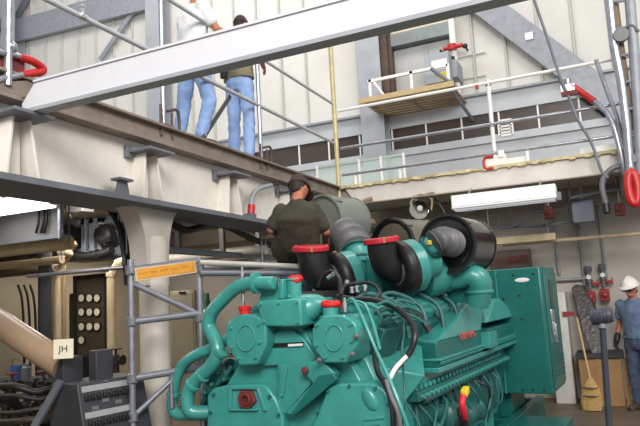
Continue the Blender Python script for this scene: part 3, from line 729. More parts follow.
    if hat:
        kind, hm = hat; g = G(); c = hd+up*.06
        if kind == 'hard':
            rings = []
            for i in range(9):
                t = i/8*math.pi/2; k = math.cos(t)
                rings.append([c+up*(.115*math.sin(t))+(hr*.108*math.cos(a)+face*.132*math.sin(a))*max(k,.02) for a in [2*math.pi*j/24 for j in range(24)]])
            g.loft(rings); g.ell(c+up*.06, (hr*.016, face*.125, up*.068), 10, 10)
            g.loft([[c+up*z+(hr*(.11+e)*math.cos(a)+face*((.134+e)+(.045 if math.sin(a)>.4 else 0))*math.sin(a)) for a in [2*math.pi*j/28 for j in range(28)]] for z, e in ((-.008,0),(-.012,.014),(.0,.014),(.008,0))])
        else:
            rings = []
            for i in range(8):
                t = i/7*math.pi/2; k = math.cos(t)
                rings.append([c+up*(.1*math.sin(t)-.04)*hs+(hr*.096*math.cos(a)+face*.112*math.sin(a))*hs*max(k,.02) for a in [2*math.pi*j/24 for j in range(24)]])
            g.loft(rings); b = face if J.get('bill', 1) > 0 else -face
            bc = c+b*.1*hs-up*.035; pts = []
            arcp = [(math.cos(a), math.sin(a)) for a in [math.pi*j/12 for j in range(13)]]
            top = [bc+hr*x*.085+b*y*.09-up*.025*y for x, y in arcp]; g.prism(top, up*.008)
        g.done('hard_hat' if kind == 'hard' else 'cap', hm, root)
    return root
def stand(feet, face, lean=0, h=1.76, kneef=(0,0), stance=.11):
    """joints of a standing figure at `feet`, facing `face` (horizontal), leaning by `lean` rad"""
    f = V(face); f.z = 0; f.normalize(); s = V((f.y,-f.x,0)); B = V(feet); k = h/1.76
    def q(a, b, z): return B+s*a*k+f*b*k+EZ*z*k
    sl, cl = math.sin(lean), math.cos(lean)
    def t(a, r, fw=0): return q(a, r*sl+fw, .95+r*cl)
    J = dict(pelvis=q(0,0,.95), waist=t(0,.18), chest=t(0,.40), neck=t(0,.56,.01), head=t(0,.70,.05))
    for S_, sg in (('L',-1),('R',1)):
        J['sh'+S_] = t(sg*.19,.49); J['el'+S_] = t(sg*.25,.20,-.02); J['wr'+S_] = t(sg*.24,-.04,.06); J['pal'+S_] = -s*sg
        J['hip'+S_] = q(sg*.095,0,.90); kf = kneef[0 if sg < 0 else 1]
        J['kn'+S_] = q(sg*stance,kf*.5+.02,.5); J['an'+S_] = q(sg*stance,kf,.085); J['toe'+S_] = q(sg*(stance+.02),kf+.17,.03)
    return J, s, f
def camdir(r, fw):  # horizontal direction: r to the picture's right, fw away from the camera
    f = V((_f.x,_f.y,0)).normalized(); return (_r*r+f*fw).normalized()

# white T-shirt man on the left deck, seen from behind, turned right
fp = onZ(193, 147, 3.4); fp = V((-3.9, onX(194,138,-3.9).y, 3.4))
face = camdir(.75,.65); J, s, f = stand(fp, face, .06, 1.86)
J['anR'] = fp+s*.1+f*.02+EZ*.085; J['toeR'] = J['anR']+f*.17-EZ*.05; J['knR'] = fp+s*.12+f*.14+EZ*.52
J['anL'] = fp-s*.12-f*.12+EZ*.085; J['toeL'] = J['anL']+f*.17-EZ*.05; J['knL'] = fp-s*.12-f*.04+EZ*.5
J['elR'] = J['shR']+s*.05+f*.14-EZ*.24; J['wrR'] = J['elR']+f*.24-EZ*.06
J['elL'] = J['shL']-s*.06+f*.10-EZ*.26; J['wrL'] = J['elL']+f*.24+s*.06-EZ*.04
person('person in white T-shirt and faded jeans standing on the upper deck behind the pale beam', fp, J, s, f, SHIRTW, JEANB, belt=False, bk=1.12)
# khaki shirt man on the left deck
fp = V((-3.95, onX(242,158,-3.95).y, 3.4)); face = camdir(.55,.84); J, s, f = stand(fp, face, .03, 1.93)
J['elR'] = J['shR']+s*.07+f*.08-EZ*.27; J['wrR'] = J['elR']+f*.22-s*.12-EZ*.03
J['elL'] = J['shL']-s*.10-EZ*.27; J['wrL'] = J['elL']+f*.2-EZ*.1
pk = person('person in khaki shirt and dark cap standing on the upper deck beside the guardrail post', fp, J, s, f, SHIRTK, JEANP, bk=1.12, hat=('cap', mat('dark_red_brown_cap',(70,40,40),.8)))
g = G(); c = J['pelvis']-f*.17-s*.1+EZ*.1; g.box(c, (.08,.05,.14), (s,f,EZ)); g.done('belt_pouch', BLACK, pk, bevel=.01)

# man in dark olive shirt working on the bare air cleaner, on a work platform
zp = 1.28
hp = P(300, 262, 6.35); fp = V((hp.x, hp.y, zp)); fp = fp+camdir(-1,0)*.06
face = camdir(.62,.78); J, s, f = stand(fp, face, .1, 1.74)
J['head'] = P(299,189,6.25); J['neck'] = P(297,202,6.14); J['chest'] = P(297,219,6.12); J['waist'] = P(299,243,6.15); J['bill'] = 1; J['hs'] = 1.14
J['shL'] = P(281,212,6.18); J['shR'] = P(313,210,6.1); J['hem'] = -.15
J['elR'] = P(330,229,6.25); J['wrR'] = P(317,238,6.55); J['hdR'] = (-_r*.3+camdir(0,1)*.8+EZ*.2)
J['elL'] = P(271,230,6.15); J['wrL'] = P(284,238,6.5); J['hdL'] = camdir(.6,.7)
J['elR'] = P(326,232,6.1); J['wrR'] = P(325,243,6.35); J['hdR'] = camdir(.5,.8)
person('person in dark olive T-shirt and cap reaching round the bare grey air cleaner', fp, J, s, (camdir(.5,.82)-EZ*.22), SHIRTO, JEAND, bk=1.3, hat=('cap', mat('black_patterned_cap',(34,28,30),.7,0,(90,36,40),22,.8)), sleeve=.72)

# man with white hard hat by the right wall
fp = onZ(647, 410, 0); face = camdir(-.72,-.55); J, s, f = stand(fp, face, 0, 1.72, (.04,-.04), .12)
J['elR'] = J['shR']+s*.08-f*.06-EZ*.27; J['wrR'] = J['elR']+f*.13-EZ*.2
J['elL'] = J['shL']-s*.07-f*.05-EZ*.27; J['wrL'] = J['elL']+f*.08-EZ*.23
person('person in white hard hat and slate blue T-shirt standing by the right wall', fp, J, s, (f+EZ*.06), SHIRTB, JEAND, bk=1.08, hat=('hard', WHITE), glasses=True, gloves='R', sleeve=.6)
# ------------------------------------------------------------------ work platform under the man
def tubes(g, segs, r): 
    for a, b in segs: g.tube([a, b], r, 12)
    return g
pf = thing('work_platform', L(-1.3,1.5,0), 'tube work platform with board deck on the far left side of the engine', 'platform')
g = G(); lbox(g,-1.62,-.84,1.0,2.6,zp-.04,zp); g.done('board_deck', PLANK, pf)
for a, b in ((-1.58,1.04),(-.88,1.04),(-1.58,2.56),(-.88,2.56)): G().tube([L(a,b,0), L(a,b,zp-.02)], .024, 12).done('leg', CHROME, pf)
g = tubes(G(), [(L(-1.58,1.04,.4),L(-.88,1.04,.4)),(L(-1.58,2.56,.4),L(-.88,2.56,.4)),(L(-1.58,1.04,.9),L(-1.58,2.56,.9)),(L(-1.6,1.04,zp-.06),L(-.86,1.04,zp-.06)),(L(-1.6,2.56,zp-.06),L(-.86,2.56,zp-.06))], .02); g.done('ledger', CHROME, pf)

# ------------------------------------------------------------------ scaffold tower, left
D = 5.0
sc = thing('scaffold_tower', V((P(133,426,D).x, P(133,426,D).y, 0)), 'silver tube scaffold tower with yellow label board on its top rail', 'scaffold')
pA0, pA1 = P(127.5,258,D), P(133,426,D); pA = V((pA1.x, pA1.y, 0)); 
pB = P(200,300,5.35); 
axs = V((pB.x-pA.x, pB.y-pA.y, 0)); 
topz = pA0.z
def post(g, x, y, z1): return g.tube([V((x,y,.06)), V((x,y,z1))], .027, 14).lathe((x,y,0), EZ, [(.07,0),(.07,.012),(.03,.016),(.03,.06)], 14)
back = V((axs.y, -axs.x, 0)).normalized()*-.95
posts = [(V((pA.x,pA.y,0)), topz), (V((pB.x,pB.y,0)), P(197,257,5.35).z)]
for p_, z_ in posts: post(G(), p_.x, p_.y, z_).done('post', CHROME, sc)
A_, B_ = V((pA.x,pA.y,0)), V((pB.x,pB.y,0))
def zat(y, d, x=150): return P(x,y,d).z
zt = zat(269, D, 133); zB = P(198,261,5.35).z; up_ = EZ*(zB-zt); g = G(); g.tube([A_+EZ*zt, B_+EZ*zB], .034, 14); g.done('top_rail', TUBEG, sc)
zm = zat(322, D, 133); zl_ = zat(379, D, 133)
for z_ in (zm, zl_): G().tube([A_+EZ*z_, B_+EZ*z_+up_*.6], .03, 14).done('ledger', TUBEG, sc)
d_ = (B_-A_+up_).normalized(); n_ = d_.cross(EZ).normalized(); ez_ = n_.cross(d_)
g = G(); c_ = (A_+B_)/2+n_*.035+EZ*((zt+zB)/2-.045); g.box(c_, ((B_-A_).length*.9, .012, .105), (d_, n_, ez_)); bd = g.done('toe_board', CREAMP, sc, bevel=.003)
g = G(); g.box(c_+n_*.008+EZ*.004, ((B_-A_).length*.84, .006, .08), (d_, n_, ez_)); lb2 = g.done('yellow_label', AMBER, bd, label='yellow label strip with small dark marks')
random.seed(3)
for k in range(26):
    if k % 5 != 4: G().box(c_+n_*.012+d_*(-.22+k*.0175)+EZ*(.008+random.uniform(-.004,.004)), (random.uniform(.005,.009), .002, random.uniform(.012,.02)), (d_, n_, ez_)).done('mark', mat('brown_ink',(160,108,20),.7), lb2)
G().tube([A_+EZ*(zt-.1), B_.lerp(A_,.1)+EZ*(zm+.05)], .024, 12).done('brace', TUBEG, sc)
G().tube([A_+EZ*(zat(417,D,133)), A_.lerp(B_,.62)+EZ*(zl_-.02)], .022, 12).done('brace', TUBEG, sc)
pm = A_.lerp(B_, .55); G().tube([pm+EZ*(zl_-.27), pm+EZ*(zl_+.02)], .022, 12).done('short_post', CHROME, sc)
pq = L(-.88,1.04,0); G().tube([P(199.5,262.5,5.33), P(306,267,5.8)], .026, 12).done('guard_tube', mat('pale_tube',(190,184,174),.45,.2), sc); G().tube([P(199.5,273,5.33), P(300,273,5.8)], .028, 12).done('guard_tube', TUBEG, sc)
for p_, z_ in ((A_,zt),(A_,zm),(A_,zl_),(B_,zt),(B_,zm),(A_,zat(417,D,133))):
    g = G(); g.lathe(p_+EZ*(z_-.04), EZ, [(.028,0),(.042,.005),(.042,.075),(.028,.08)], 14); g.box(p_+EZ*z_+n_*.045, (.03,.04,.05), (d_,n_,EZ)); g.done('coupler', TUBEG, sc)

# ------------------------------------------------------------------ pale overhead beam
zb0 = 3.11; xe = onZ(16,112,3.11).x
gb = thing('gantry_beam', (xe,2.93,zb0), 'long pale grey steel beam crossing the hall overhead', 'beam')
g = G(); y0 = onZ(160,79.5,3.11).y; hh = .2
g.prism([(xe,y0+.012,zb0+.02), (3.4,y0+.012,zb0+.02), (3.4,y0+.012,zb0+hh), (xe+.12,y0+.012,zb0+hh), (xe,y0+.012,zb0+.07)], (0,.075,0))
g.done('web', WHITEP, gb, bevel=.004)
g = G(); g.bb((xe,y0-.004,zb0-.005), (3.4,y0+.095,zb0+.02)); g.done('lower_flange', BLUEG, gb)
g = G(); g.bb((xe+.12,y0-.0,zb0+hh), (3.4,y0+.095,zb0+hh+.015)); g.done('upper_flange', WHITEP, gb)

# ------------------------------------------------------------------ guardrails
def rail_post(name, root, x, y, z0, z1, r=.024, m=CHROME):
    return G().tube([V((x,y,z0)), V((x,y,z1))], r, 12).done(name, m, root)
Xr = -3.68
gl = thing('guardrail', (Xr,5,3.4), 'grey tube guardrail with clamped posts along the left deck edge', 'guardrail')
zr1 = onX(300,83,Xr).z; zr2 = onX(300,126,Xr).z
G().tube([V((Xr,.5,zr1)), V((Xr,8.86,zr1))], .021, 12).done('top_rail', RAILG, gl)
G().tube([V((Xr,1.2,zr2)), V((Xr,8.86,zr2))], .023, 12).done('mid_rail', RAILG, gl)
for px, py in ((259,110),(162,60)):
    y = onX(px,py,Xr).y; rail_post('post', gl, Xr, y, 3.4, zr1+.06)
    g = G(); g.bb((Xr-.03,y-.09,3.4),(Xr+.03,y+.12,3.43)); g.tube([V((Xr+.03,y+.09,3.3)),V((Xr+.03,y+.09,3.56))],.012,8); g.tube([V((Xr+.03,y-.07,3.3)),V((Xr+.03,y-.07,3.6))],.016,8); g.tube([V((Xr-.02,y+.07,3.58)),V((Xr+.04,y+.16,3.6)),V((Xr+.03,y+.2,3.5)),V((Xr+.03,y+.2,3.42))],.016,8,4); g.done('base_clamp', mat('rusty_clamp',(92,74,70),.6,.3), gl)
g = G()
for px, py in ((82,22),): 
    p_ = V((Xr,onX(px,py,Xr).y,zr2)); g.lathe(p_-EY*.04, EY, [(.03,0),(.034,.01),(.034,.07),(.03,.08)], 12); g.lathe(p_+EZ*.03, EZ, [(.018,0),(.018,.05),(.026,.05),(.026,.075)], 10)
g.done('coupler', REFL, gl)
# tall corner post, yellowed
yp = onX(346,130,Xr).y
cp_ = G().tube([V((Xr+.02,8.83,3.0)), V((Xr+.02,8.83,5.9))], .036, 14).done('scaffold_post', mat('yellowed_tube',(206,190,142),.5,.2,(160,146,110),5,.8), None, loc=(Xr+.02,8.83,3.0))
tag(cp_, 'tall yellowed scaffold tube standing at the corner of the two decks', 'post')
# dark edge plank leaning between the two men
a = onX(203,138,-3.74); b = onX(229,98,-3.74)
g = G(); dd = (b-a).normalized(); g.box((a+b)/2, ((b-a).length*1.1,.02,.05), (dd, dd.cross(EX).cross(dd).normalized(), dd.cross(dd.cross(EX).cross(dd)).normalized()))
tag(g.done('leaning_board', mat('dark_trim_board',(70,66,64),.6), None, loc=a, bevel=.004), 'dark narrow board leaning on the deck between the two upper people', 'board')
# right deck guardrail
Yr = 8.84
gr = thing('guardrail', (0,Yr,3.41), 'white three rail tube guardrail along the back deck beam', 'guardrail')
zs = [onY(487,83,Yr).z, onY(487,125,Yr).z, onY(487,154.5,Yr).z]
for n_i, z_ in enumerate(zs): G().tube([V((-3.6,Yr,z_)), V((2.6,Yr,z_))], .024, 12).done('rail', CHROME if n_i else WHITE, gr)
xp = onY(494,150,Yr).x
for x_ in (xp, xp+2.4, xp-2.1): G().tube([V((x_,Yr+.03,3.41)), V((x_,Yr+.03,zs[0]+.06 if x_ >= xp else zs[2]+.02))], .03, 12).done('post', WHITE, gr)
g = G()
for x_ in (onY(400,172,Yr).x,onY(527,150,Yr).x): g.bb((x_-.02,Yr,3.41),(x_+.02,Yr+.03,zs[2]))
g.done('short_upright', WHITE, gr)
g = G(); g.bb((xp-.12,Yr-.07,3.37),(xp+.16,Yr-.03,3.55)); g.bb((xp+.06,Yr-.09,3.5),(xp+.14,Yr-.03,3.6)); g.done('base_bracket', WHITE, gr, bevel=.006)
g = G(); q = onY(488,163,Yr-.09); g.tube([q+V((.08,0,.08)),q+V((-.03,0,.08)),q+V((-.06,0,.0)),q+V((-.03,0,-.08)),q+V((.06,0,-.08))],.018,10,4)
g.done('red_clamp', REDP, gr)
# couplers on the rails
g = G()
for z_ in zs: g.lathe(V((xp,Yr+.03,z_-.04)), EZ, [(.032,0),(.044,.01),(.044,.07),(.032,.08)], 12)
g.done('coupler', CHROME, gr)
q = onY(477,87,Yr); G().box(q,(.04,.05,.05)).done('red_tag', REDP, gr)
# white boards lying on the beam edge
for (x0,y0_,x1,y1_), nm, lab in (((502,161,527,158),'white_board','short white board standing on the beam edge beside the rail post'),((580,149,616,145),'white_board','longer white board standing on the beam edge near the ladder')):
    a = onY(x0,y0_,8.9); b = onY(x1,y1_,8.9)
    g = G().bb((a.x,8.88,3.41),(b.x,8.92,3.50)); tag(g.done(nm, WHITE, None, loc=(a.x,8.9,3.41), bevel=.003), lab, 'board', 'white boards on the beam edge')

# ------------------------------------------------------------------ things on the upper back wall
a = onY(352,98,12.9)
xl, xr_ = onY(354,105,12.6).x, onY(452,92,12.6).x
zsh = onY(400,97,12.0).z
sh = thing('wooden_platform', (0.5*(xl+xr_),13.2,zsh), 'slatted timber platform fixed high on the back wall', 'platform')
g = G(); 
Yf = 14*1.0; zsh = onY(415,112.5,14).z; s_ = sight(405,92); Yf = (zsh-CP.z)/s_.z*s_.y; xl2 = onY(361,98,Yf).x; xr2 = onY(452,86,Yf).x
y_ = Yf
while y_ < 13.9: g.bb((xl2,y_,zsh-.04),(xr2,y_+.12,zsh)); y_ += .19
g.done('slats', PLANK, sh)
g = G()
for x_ in (xl2+.1,(xl2+xr2)/2,xr2-.1): g.bb((x_-.04,Yf,zsh-.01),(x_+.04,14,zsh+.05))
g.bb((xl2-.05,Yf-.05,zsh-.08),(xr2+.05,Yf,zsh+.03)); g.done('joists', mat('timber_edge',(190,166,122),.7), sh)
g = G(); z1 = zsh+.5
for x_ in (xl2+.15,(xl2+xr2)/2+.1,xr2-.1): g.bb((x_-.03,Yf+.2,zsh),(x_+.03,Yf+.26,z1))
g.bb((xl2+.1,Yf+.2,z1-.06),(xr2-.1,Yf+.26,z1)); g.tube([V((xl2+.2,Yf+.23,z1)),V((xl2+.5,Yf+.23,zsh))],.03,8); g.done('frame_rail', WHITE, sh)
g = G(); g.tube([V((xr2-.1,Yf+.1,zsh)),V((xr2+.1,13.9,zsh-.45))],.04,8); g.tube([V((xr2-.4,Yf+.02,zsh+.4)),V((xr2+.08,Yf+.02,zsh-.1))],.04,8); g.done('end_brace', DKSTEEL, sh)
q = onY(440,66,13.0)
bx = thing('control_box', (q.x,13,q.z-.25), 'pale box with white card and yellow triangle beside the timber platform', 'box')
g = G(); g.bb((q.x-.34,13.0,q.z-.36),(q.x+.2,13.3,q.z+.3)); g.bb((q.x-.3,13.3,q.z-.2),(q.x+.3,13.9,q.z+.2)); g.done('case', BLUEG, bx, bevel=.01)
G().bb((q.x-.18,12.985,q.z-.08),(q.x+.16,13.0,q.z+.14)).done('white_card', WHITE, bx)
G().prism([V((q.x-.12,12.98,q.z-.15)),V((q.x+.22,12.98,q.z-.15)),V((q.x+.05,12.98,q.z-.36))],(0,.015,0)).done('yellow_triangle', YELLOW, bx)
x0 = onY(451,30,13.6).x; zt_ = onY(451,100,13.6).z
vp = thing('riser_pipe', (x0,13.7,zt_-.1), 'white upright pipe with red and black valves on the upper wall', 'pipe')
G().tube([V((x0,13.72,6.0)),V((x0,13.72,9))],.075,14).done('pipe', WHITE, vp)
g = G(); q = onY(453,47,13.6); g.lathe(q+EX*-.22, EX, [(.05,0),(.05,.44)], 10); g.lathe(q+EX*-.02, EZ, [(.1,-.06),(.1,.06)], 12); g.done('red_valve', REDP, vp)
g = G(); q = onY(450,59,13.6); g.tube([q+V((-.2,0,.25)),q+V((0,0,-.02))],.03,8); g.sph(q,.08); g.sph(onY(465,46,13.6),.06); g.bb((q.x,13.6,q.z-.05),(q.x+.1,13.7,q.z+.05)); g.bb((onY(465,46,13.6).x-.02,13.6,onY(465,46,13.6).z-.02),(onY(465,46,13.6).x+.02,13.9,onY(465,46,13.6).z+.02)); g.done('black_valve', BLACK, vp)
# white wall grille
a = onY(500,136,13.85); b = onY(511,119,13.85)
g = G()
for k in range(6): g.bb((a.x,13.84,a.z+(b.z-a.z)*k/5-.02),(b.x,13.93,a.z+(b.z-a.z)*k/5+.02))
g.bb((a.x-.03,13.84,a.z),(a.x+.03,13.97,b.z)); g.bb((b.x-.03,13.84,a.z),(b.x+.03,13.97,b.z))
tag(g.done('wall_grille', WHITE, None, loc=(a.x,13.9,a.z)), 'small white slatted grille over the dark window band', 'grille')

# ------------------------------------------------------------------ ladder, hooks and hoses at the right edge of the back beam
Yl = 8.55
def oy(x, y, Y=Yl): return onY(x, y, Y)
ld = thing('ladder', oy(634,190), 'galvanised access ladder fixed upright to the back beam at the right', 'ladder')
G().tube([oy(608,-10,8.5),oy(614,45,8.5),oy(621,80,8.5),oy(627,125,8.5),oy(631,175,8.5)],.055,12).done('stile', CHROME, ld)
G().tube([oy(629,-10,8.5),oy(634,50,8.5),oy(638,110,8.5),oy(641,175,8.5)],.062,12).done('stile', STEEL, ld)
for k in range(7):
    y = 2+k*27; G().tube([oy(609+y*.12,y,8.5),oy(629+y*.075,y-2,8.5)],.02,10).done('rung', CHROME, ld)
G().tube([oy(614,0,8.6),oy(622,60,8.6),oy(632,130,8.6)],.05,10).done('tan_strap', PLANK, ld)
g = G(); 
for q in (oy(631,160),oy(640,158)): g.bb((q.x-.05,8.45,q.z-.05),(q.x+.05,8.76,q.z+.05))
g.done('fixing_bracket', DKSTEEL, ld)
g = G(); q = oy(621,35,8.45); g.lathe(q-EY*.03, EY, [(.02,0),(.09,.0),(.1,.03),(.09,.06),(.02,.06)], 16); g.tube([q+V((0,0,.05)),q+V((.12,0,.1)),q+V((.2,0,0))],.02,8,4); g.done('clamp_wheel', HOSE, ld)
# swan neck tube with red grip
sw = thing('swan_neck_rail', oy(625,172), 'grey bent grab rail with red grip clamped to the top rail', 'rail')
G().tube([oy(572,86,8.7),oy(585,95,8.7),oy(598,104,8.65),(oy(609,116,8.6)),(oy(617,138,8.55)),(oy(622,160,8.55)),(oy(626,180,8.6))],.034,12,5).done('tube', CHROME, sw)
G().tube([oy(571,85,8.7),oy(583,93.5,8.7),oy(594,101,8.66)],.043,12,3).done('red_grip', REDP, sw)
g = G(); q = oy(568,90,8.74); g.bb((q.x-.09,8.66,q.z-.05),(q.x+.09,8.86,q.z+.06)); g.lathe(q+EZ*.05,EZ,[(.05,0),(.05,.1),(.03,.12)],10); g.done('clamp', CHROME, sw, bevel=.006)
g = G(); q = oy(570,94,8.68); g.bb((q.x-.1,8.62,q.z-.03),(q.x+.1,8.68,q.z+.03)); g.done('red_plate', RUST, sw)
G().tube([oy(596,60,8.7),oy(606,88,8.68),oy(618,120,8.68),oy(626,150,8.7)],.028,10,5).done('back_tube', CHROME, sw)
# red ring
rr_ = G(); pts = []
c_ = oy(633,188,8.4)
for i in range(17):
    a = i/16*math.tau; pts.append(c_+V((math.cos(a)*.05, math.sin(a)*.02, math.sin(a)*.20)))
rr_.tube(pts, .055, 12)
ro = thing('hose_reel', c_-EZ*.25, 'bright red ring shaped hose roll hanging from the ladder foot', 'hose roll')
rr_.done('red_roll', REDP, ro); g = G(); g.tube([c_+EZ*.2, V((c_.x,8.5,c_.z+.35))],.012,8); g.done('hook', CHROME, ro)
# hanging rod and cable
g = G().tube([oy(532,-6,8.62),oy(548,40,8.64),oy(561,80,8.64),oy(568,95,8.64),oy(578,120,8.64),oy(590,140,8.64),oy(597,158,8.6),oy(602,172,8.6),oy(608,178,8.6)],.02,10,5)
tag(g.done('steel_cable', DKSTEEL, None, loc=oy(597,158)), 'dark grey stay cable dropping in front of the back rail to the beam', 'cable')
g = G().tube([oy(628,166,8.62),oy(616,167,8.62),oy(606,174,8.62),oy(602,186,8.62),oy(605,200,8.62),oy(606,206,8.62)],.036,12,5)
hs = g.done('grey_hose', HOSE, None, loc=oy(606,200)); tag(hs, 'looped grey hose with black end below the ladder', 'hose')
G().lathe(oy(606,203,8.62), -EZ, [(.04,0),(.045,.02),(.045,.12),(.03,.14)], 12).done('black_end', BLACK, hs)

# red bent rail end, far left
rb = thing('bent_guardrail_end', onX(20,68,-3.65), 'hairpin tube rail end with red painted bend at the far left', 'rail')
q = lambda x, y: onX(x, y, -3.62)
G().tube([q(-14,50),q(4,53),q(22,57)],.022,12,3).done('tube', CHROME, rb)
G().tube([q(20,57),q(32,61),q(40,66),q(43,69.5),q(40,72.5),q(34,73),q(22,75)],.03,12,5).done('red_bend', REDP, rb)
G().tube([q(24,74.5),q(10,77),q(-10,81)],.024,12,3).done('tube', CHROME, rb)
g = G(); a = q(8,58); g.tube([a-EZ*.2,a+EZ*.5],.03,10); g.sph(q(11,47),.045); g.done('clamp_post', CHROME, rb)
g = G(); a = q(12,62); g.bb((a.x-.06,a.y-.14,3.38),(a.x-.02,a.y+.12,a.z+.06)); g.done('dark_plate', RUST, rb)
g = G(); g.prism([q(-15,83),q(36,80),q(28,97),q(10,98),q(-15,93)], V((-.25,0,0)))
tag(g.done('gusset_plate', BROWN, None, loc=q(10,90)), 'brown folded gusset plate at the far left deck edge', 'plate')
# vertical scaffold tubes far left
g = G(); a = q(3,40); g.tube([V((-3.8,a.y-.05,3.4)),V((-3.8,a.y-.05,5.2))],.035,12)
tag(g.done('upright_tube', CHROME, None, loc=(-3.8,a.y,3.4)), 'upright tube standing on the deck at the far left', 'post')

q0 = onY(318,178,10.6); q1 = onY(404,160,10.6)
gs = thing('glass_screen', ((q0.x+q1.x)/2,10.6,3.36), 'low pale green glass screen standing on the back deck behind the corner post', 'screen')
gm = bpy.data.materials.new('pale_green_glass'); gm.use_nodes = True; b_ = gm.node_tree.nodes['Principled BSDF']
b_.inputs['Base Color'].default_value = lin((206,224,214)); b_.inputs['Roughness'].default_value = .1; b_.inputs['Alpha'].default_value = .35
G().bb((q0.x,10.59,3.42),(q1.x,10.605,4.15)).done('pane', gm, gs)
for k in range(5): x_ = q0.x+(q1.x-q0.x)*k/4; G().bb((x_-.02,10.57,3.36),(x_+.02,10.62,4.2)).done('upright', WHITE, gs)
G().bb((q0.x,10.58,4.15),(q1.x,10.615,4.19)).done('top_bar', mat('green_grey_bar',(176,190,184),.5), gs)
# ------------------------------------------------------------------ lights
def fluoro(nm, label, a, b, w, dpt, hz, group=None):
    a, b = V(a), V(b); r_ = thing(nm, (a+b)/2, label, 'light'); d = (b-a).normalized(); n = EZ.cross(d).normalized(); c = (a+b)/2; ln = (b-a).length
    G().box(c+EZ*.03, (ln,w,.05), (d,n,EZ)).done('housing', WHITE, r_, bevel=.004)
    G().box(c-EZ*.012, (ln*.97,w*.9,.035), (d,n,EZ)).done('diffuser', TUBE, r_, bevel=.008)
    for t in (-.35,.35): G().tube([c+d*ln*t+EZ*.05, V(((c+d*ln*t).x,(c+d*ln*t).y,hz))], .008, 8).done('hanger', STEEL, r_)
    return r_
a = onY(452,204,8.4); b = onY(556,191,8.4)
fx = thing('fluorescent_light', (a+b)/2, 'long white fluorescent fixture hung below the back beam', 'light')
d = (b-a); d.z = 0; ln = d.length; z_ = (a.z+b.z)/2; xm = (a.x+b.x)/2
g = G(); g.bb((a.x,8.36,z_-.07),(b.x,8.62,z_+.1)); g.bb((a.x,8.34,z_-.085),(b.x,8.64,z_-.07)); g.done('housing', WHITE, fx, bevel=.006)
g = G(); g.bb((a.x+.02,8.35,z_-.05),(b.x-.02,8.362,z_+.08)); g.bb((a.x+.02,8.38,z_-.1),(b.x-.02,8.6,z_-.085)); g.done('diffuser', LENS, fx)
for x_ in (a.x+.2,b.x-.2): G().tube([V((x_,8.5,z_+.1)),V((x_,8.8,3.12))],.012,8).done('hanger', STEEL, fx)
g = G(); g.bb((b.x-.02,8.45,z_-.1),(b.x+.05,8.6,z_)); g.done('end_cap', DKSTEEL, fx)
za_ = 2.84
q1 = onZ(-30,208,za_); q2 = onZ(46,199,za_)
pl = [onZ(-40,203.5,za_), onZ(18,195,za_), onZ(46,199,za_), onZ(-20,213,za_)]
fl1 = thing('fluorescent_light', (pl[0]+pl[2])/2, 'wide bright fluorescent panel under the left deck at the picture edge', 'light')
c_ = onZ(10,203,za_); 
G().bb((c_.x-.75,c_.y-.95,za_),(c_.x+.2,c_.y+.45,za_+.04)).done('housing', WHITE, fl1)
G().bb((c_.x-.72,c_.y-.92,za_-.02),(c_.x+.17,c_.y+.42,za_)).done('diffuser', TUBE, fl1)
G().tube([V((c_.x-.3,c_.y,za_+.04)),V((c_.x-.3,c_.y,3.13))],.01,8).done('hanger', STEEL, fl1)
c_ = onZ(49,197,za_); fl2 = thing('fluorescent_light', c_, 'small far fluorescent panel under the left deck beside the wide one', 'light')
G().bb((c_.x-.35,c_.y-.25,za_),(c_.x+.1,c_.y+.2,za_+.04)).done('housing', WHITE, fl2)
G().bb((c_.x-.33,c_.y-.23,za_-.02),(c_.x+.08,c_.y+.18,za_)).done('diffuser', TUBE, fl2)
G().tube([V((c_.x-.1,c_.y,za_+.04)),V((c_.x-.1,c_.y,3.13))],.01,8).done('hanger', STEEL, fl2)
# spot lamp under the beam
q = onY(420,208,8.72); sp = thing('spot_lamp', q, 'silver bowl spot lamp clamped under the back beam', 'lamp')
ax = (V((.1,-.9,-.35))).normalized()
G().lathe(q, ax, [(.02,-.1),(.07,-.06),(.115,.02),(.14,.1),(.135,.1),(.1,.02),(.05,-.04),(.01,-.05)], 24).done('reflector', REFL, sp)
G().lathe(q, -ax, [(.06,.04),(.06,.1),(.05,.2),(.02,.22)], 14).done('lamp_body', BLACK, sp)
G().sph(q+ax*.01,.045).done('bulb', WHITE, sp)
g = G(); g.tube([q-ax*.12, q+V((-.06,.05,.12)), V((q.x-.1,8.8,3.12))],.02,8,4); g.tube([q+V((.15,.1,.1)),q+V((.2,.08,.2)),V((q.x+.05,8.82,3.12))],.02,8,4); g.tube([q+V((-.1,0,-.02)),q+V((-.13,0,.1)),q+V((0,.05,.2)),q+V((.16,.05,.12)),q+V((.16,0,-.05))],.014,8,5); g.done('bracket', mat('tan_bracket',(150,132,104),.6), sp)
for pts, nm, lab in (([(432,196),(440,205),(446,216),(450,226)],'hanging_cable','dark cable sagging from the spot lamp behind the glossy air cleaner'),([(415,214),(410,222),(404,226),(392,231)],'hanging_cable','thin cable dropping left from the spot lamp')):
    g = G().tube([onY(*p,8.9) for p in pts],.016,8,4); tag(g.done(nm, BLACK, None, loc=onY(*pts[0],8.9)), lab, 'cable')
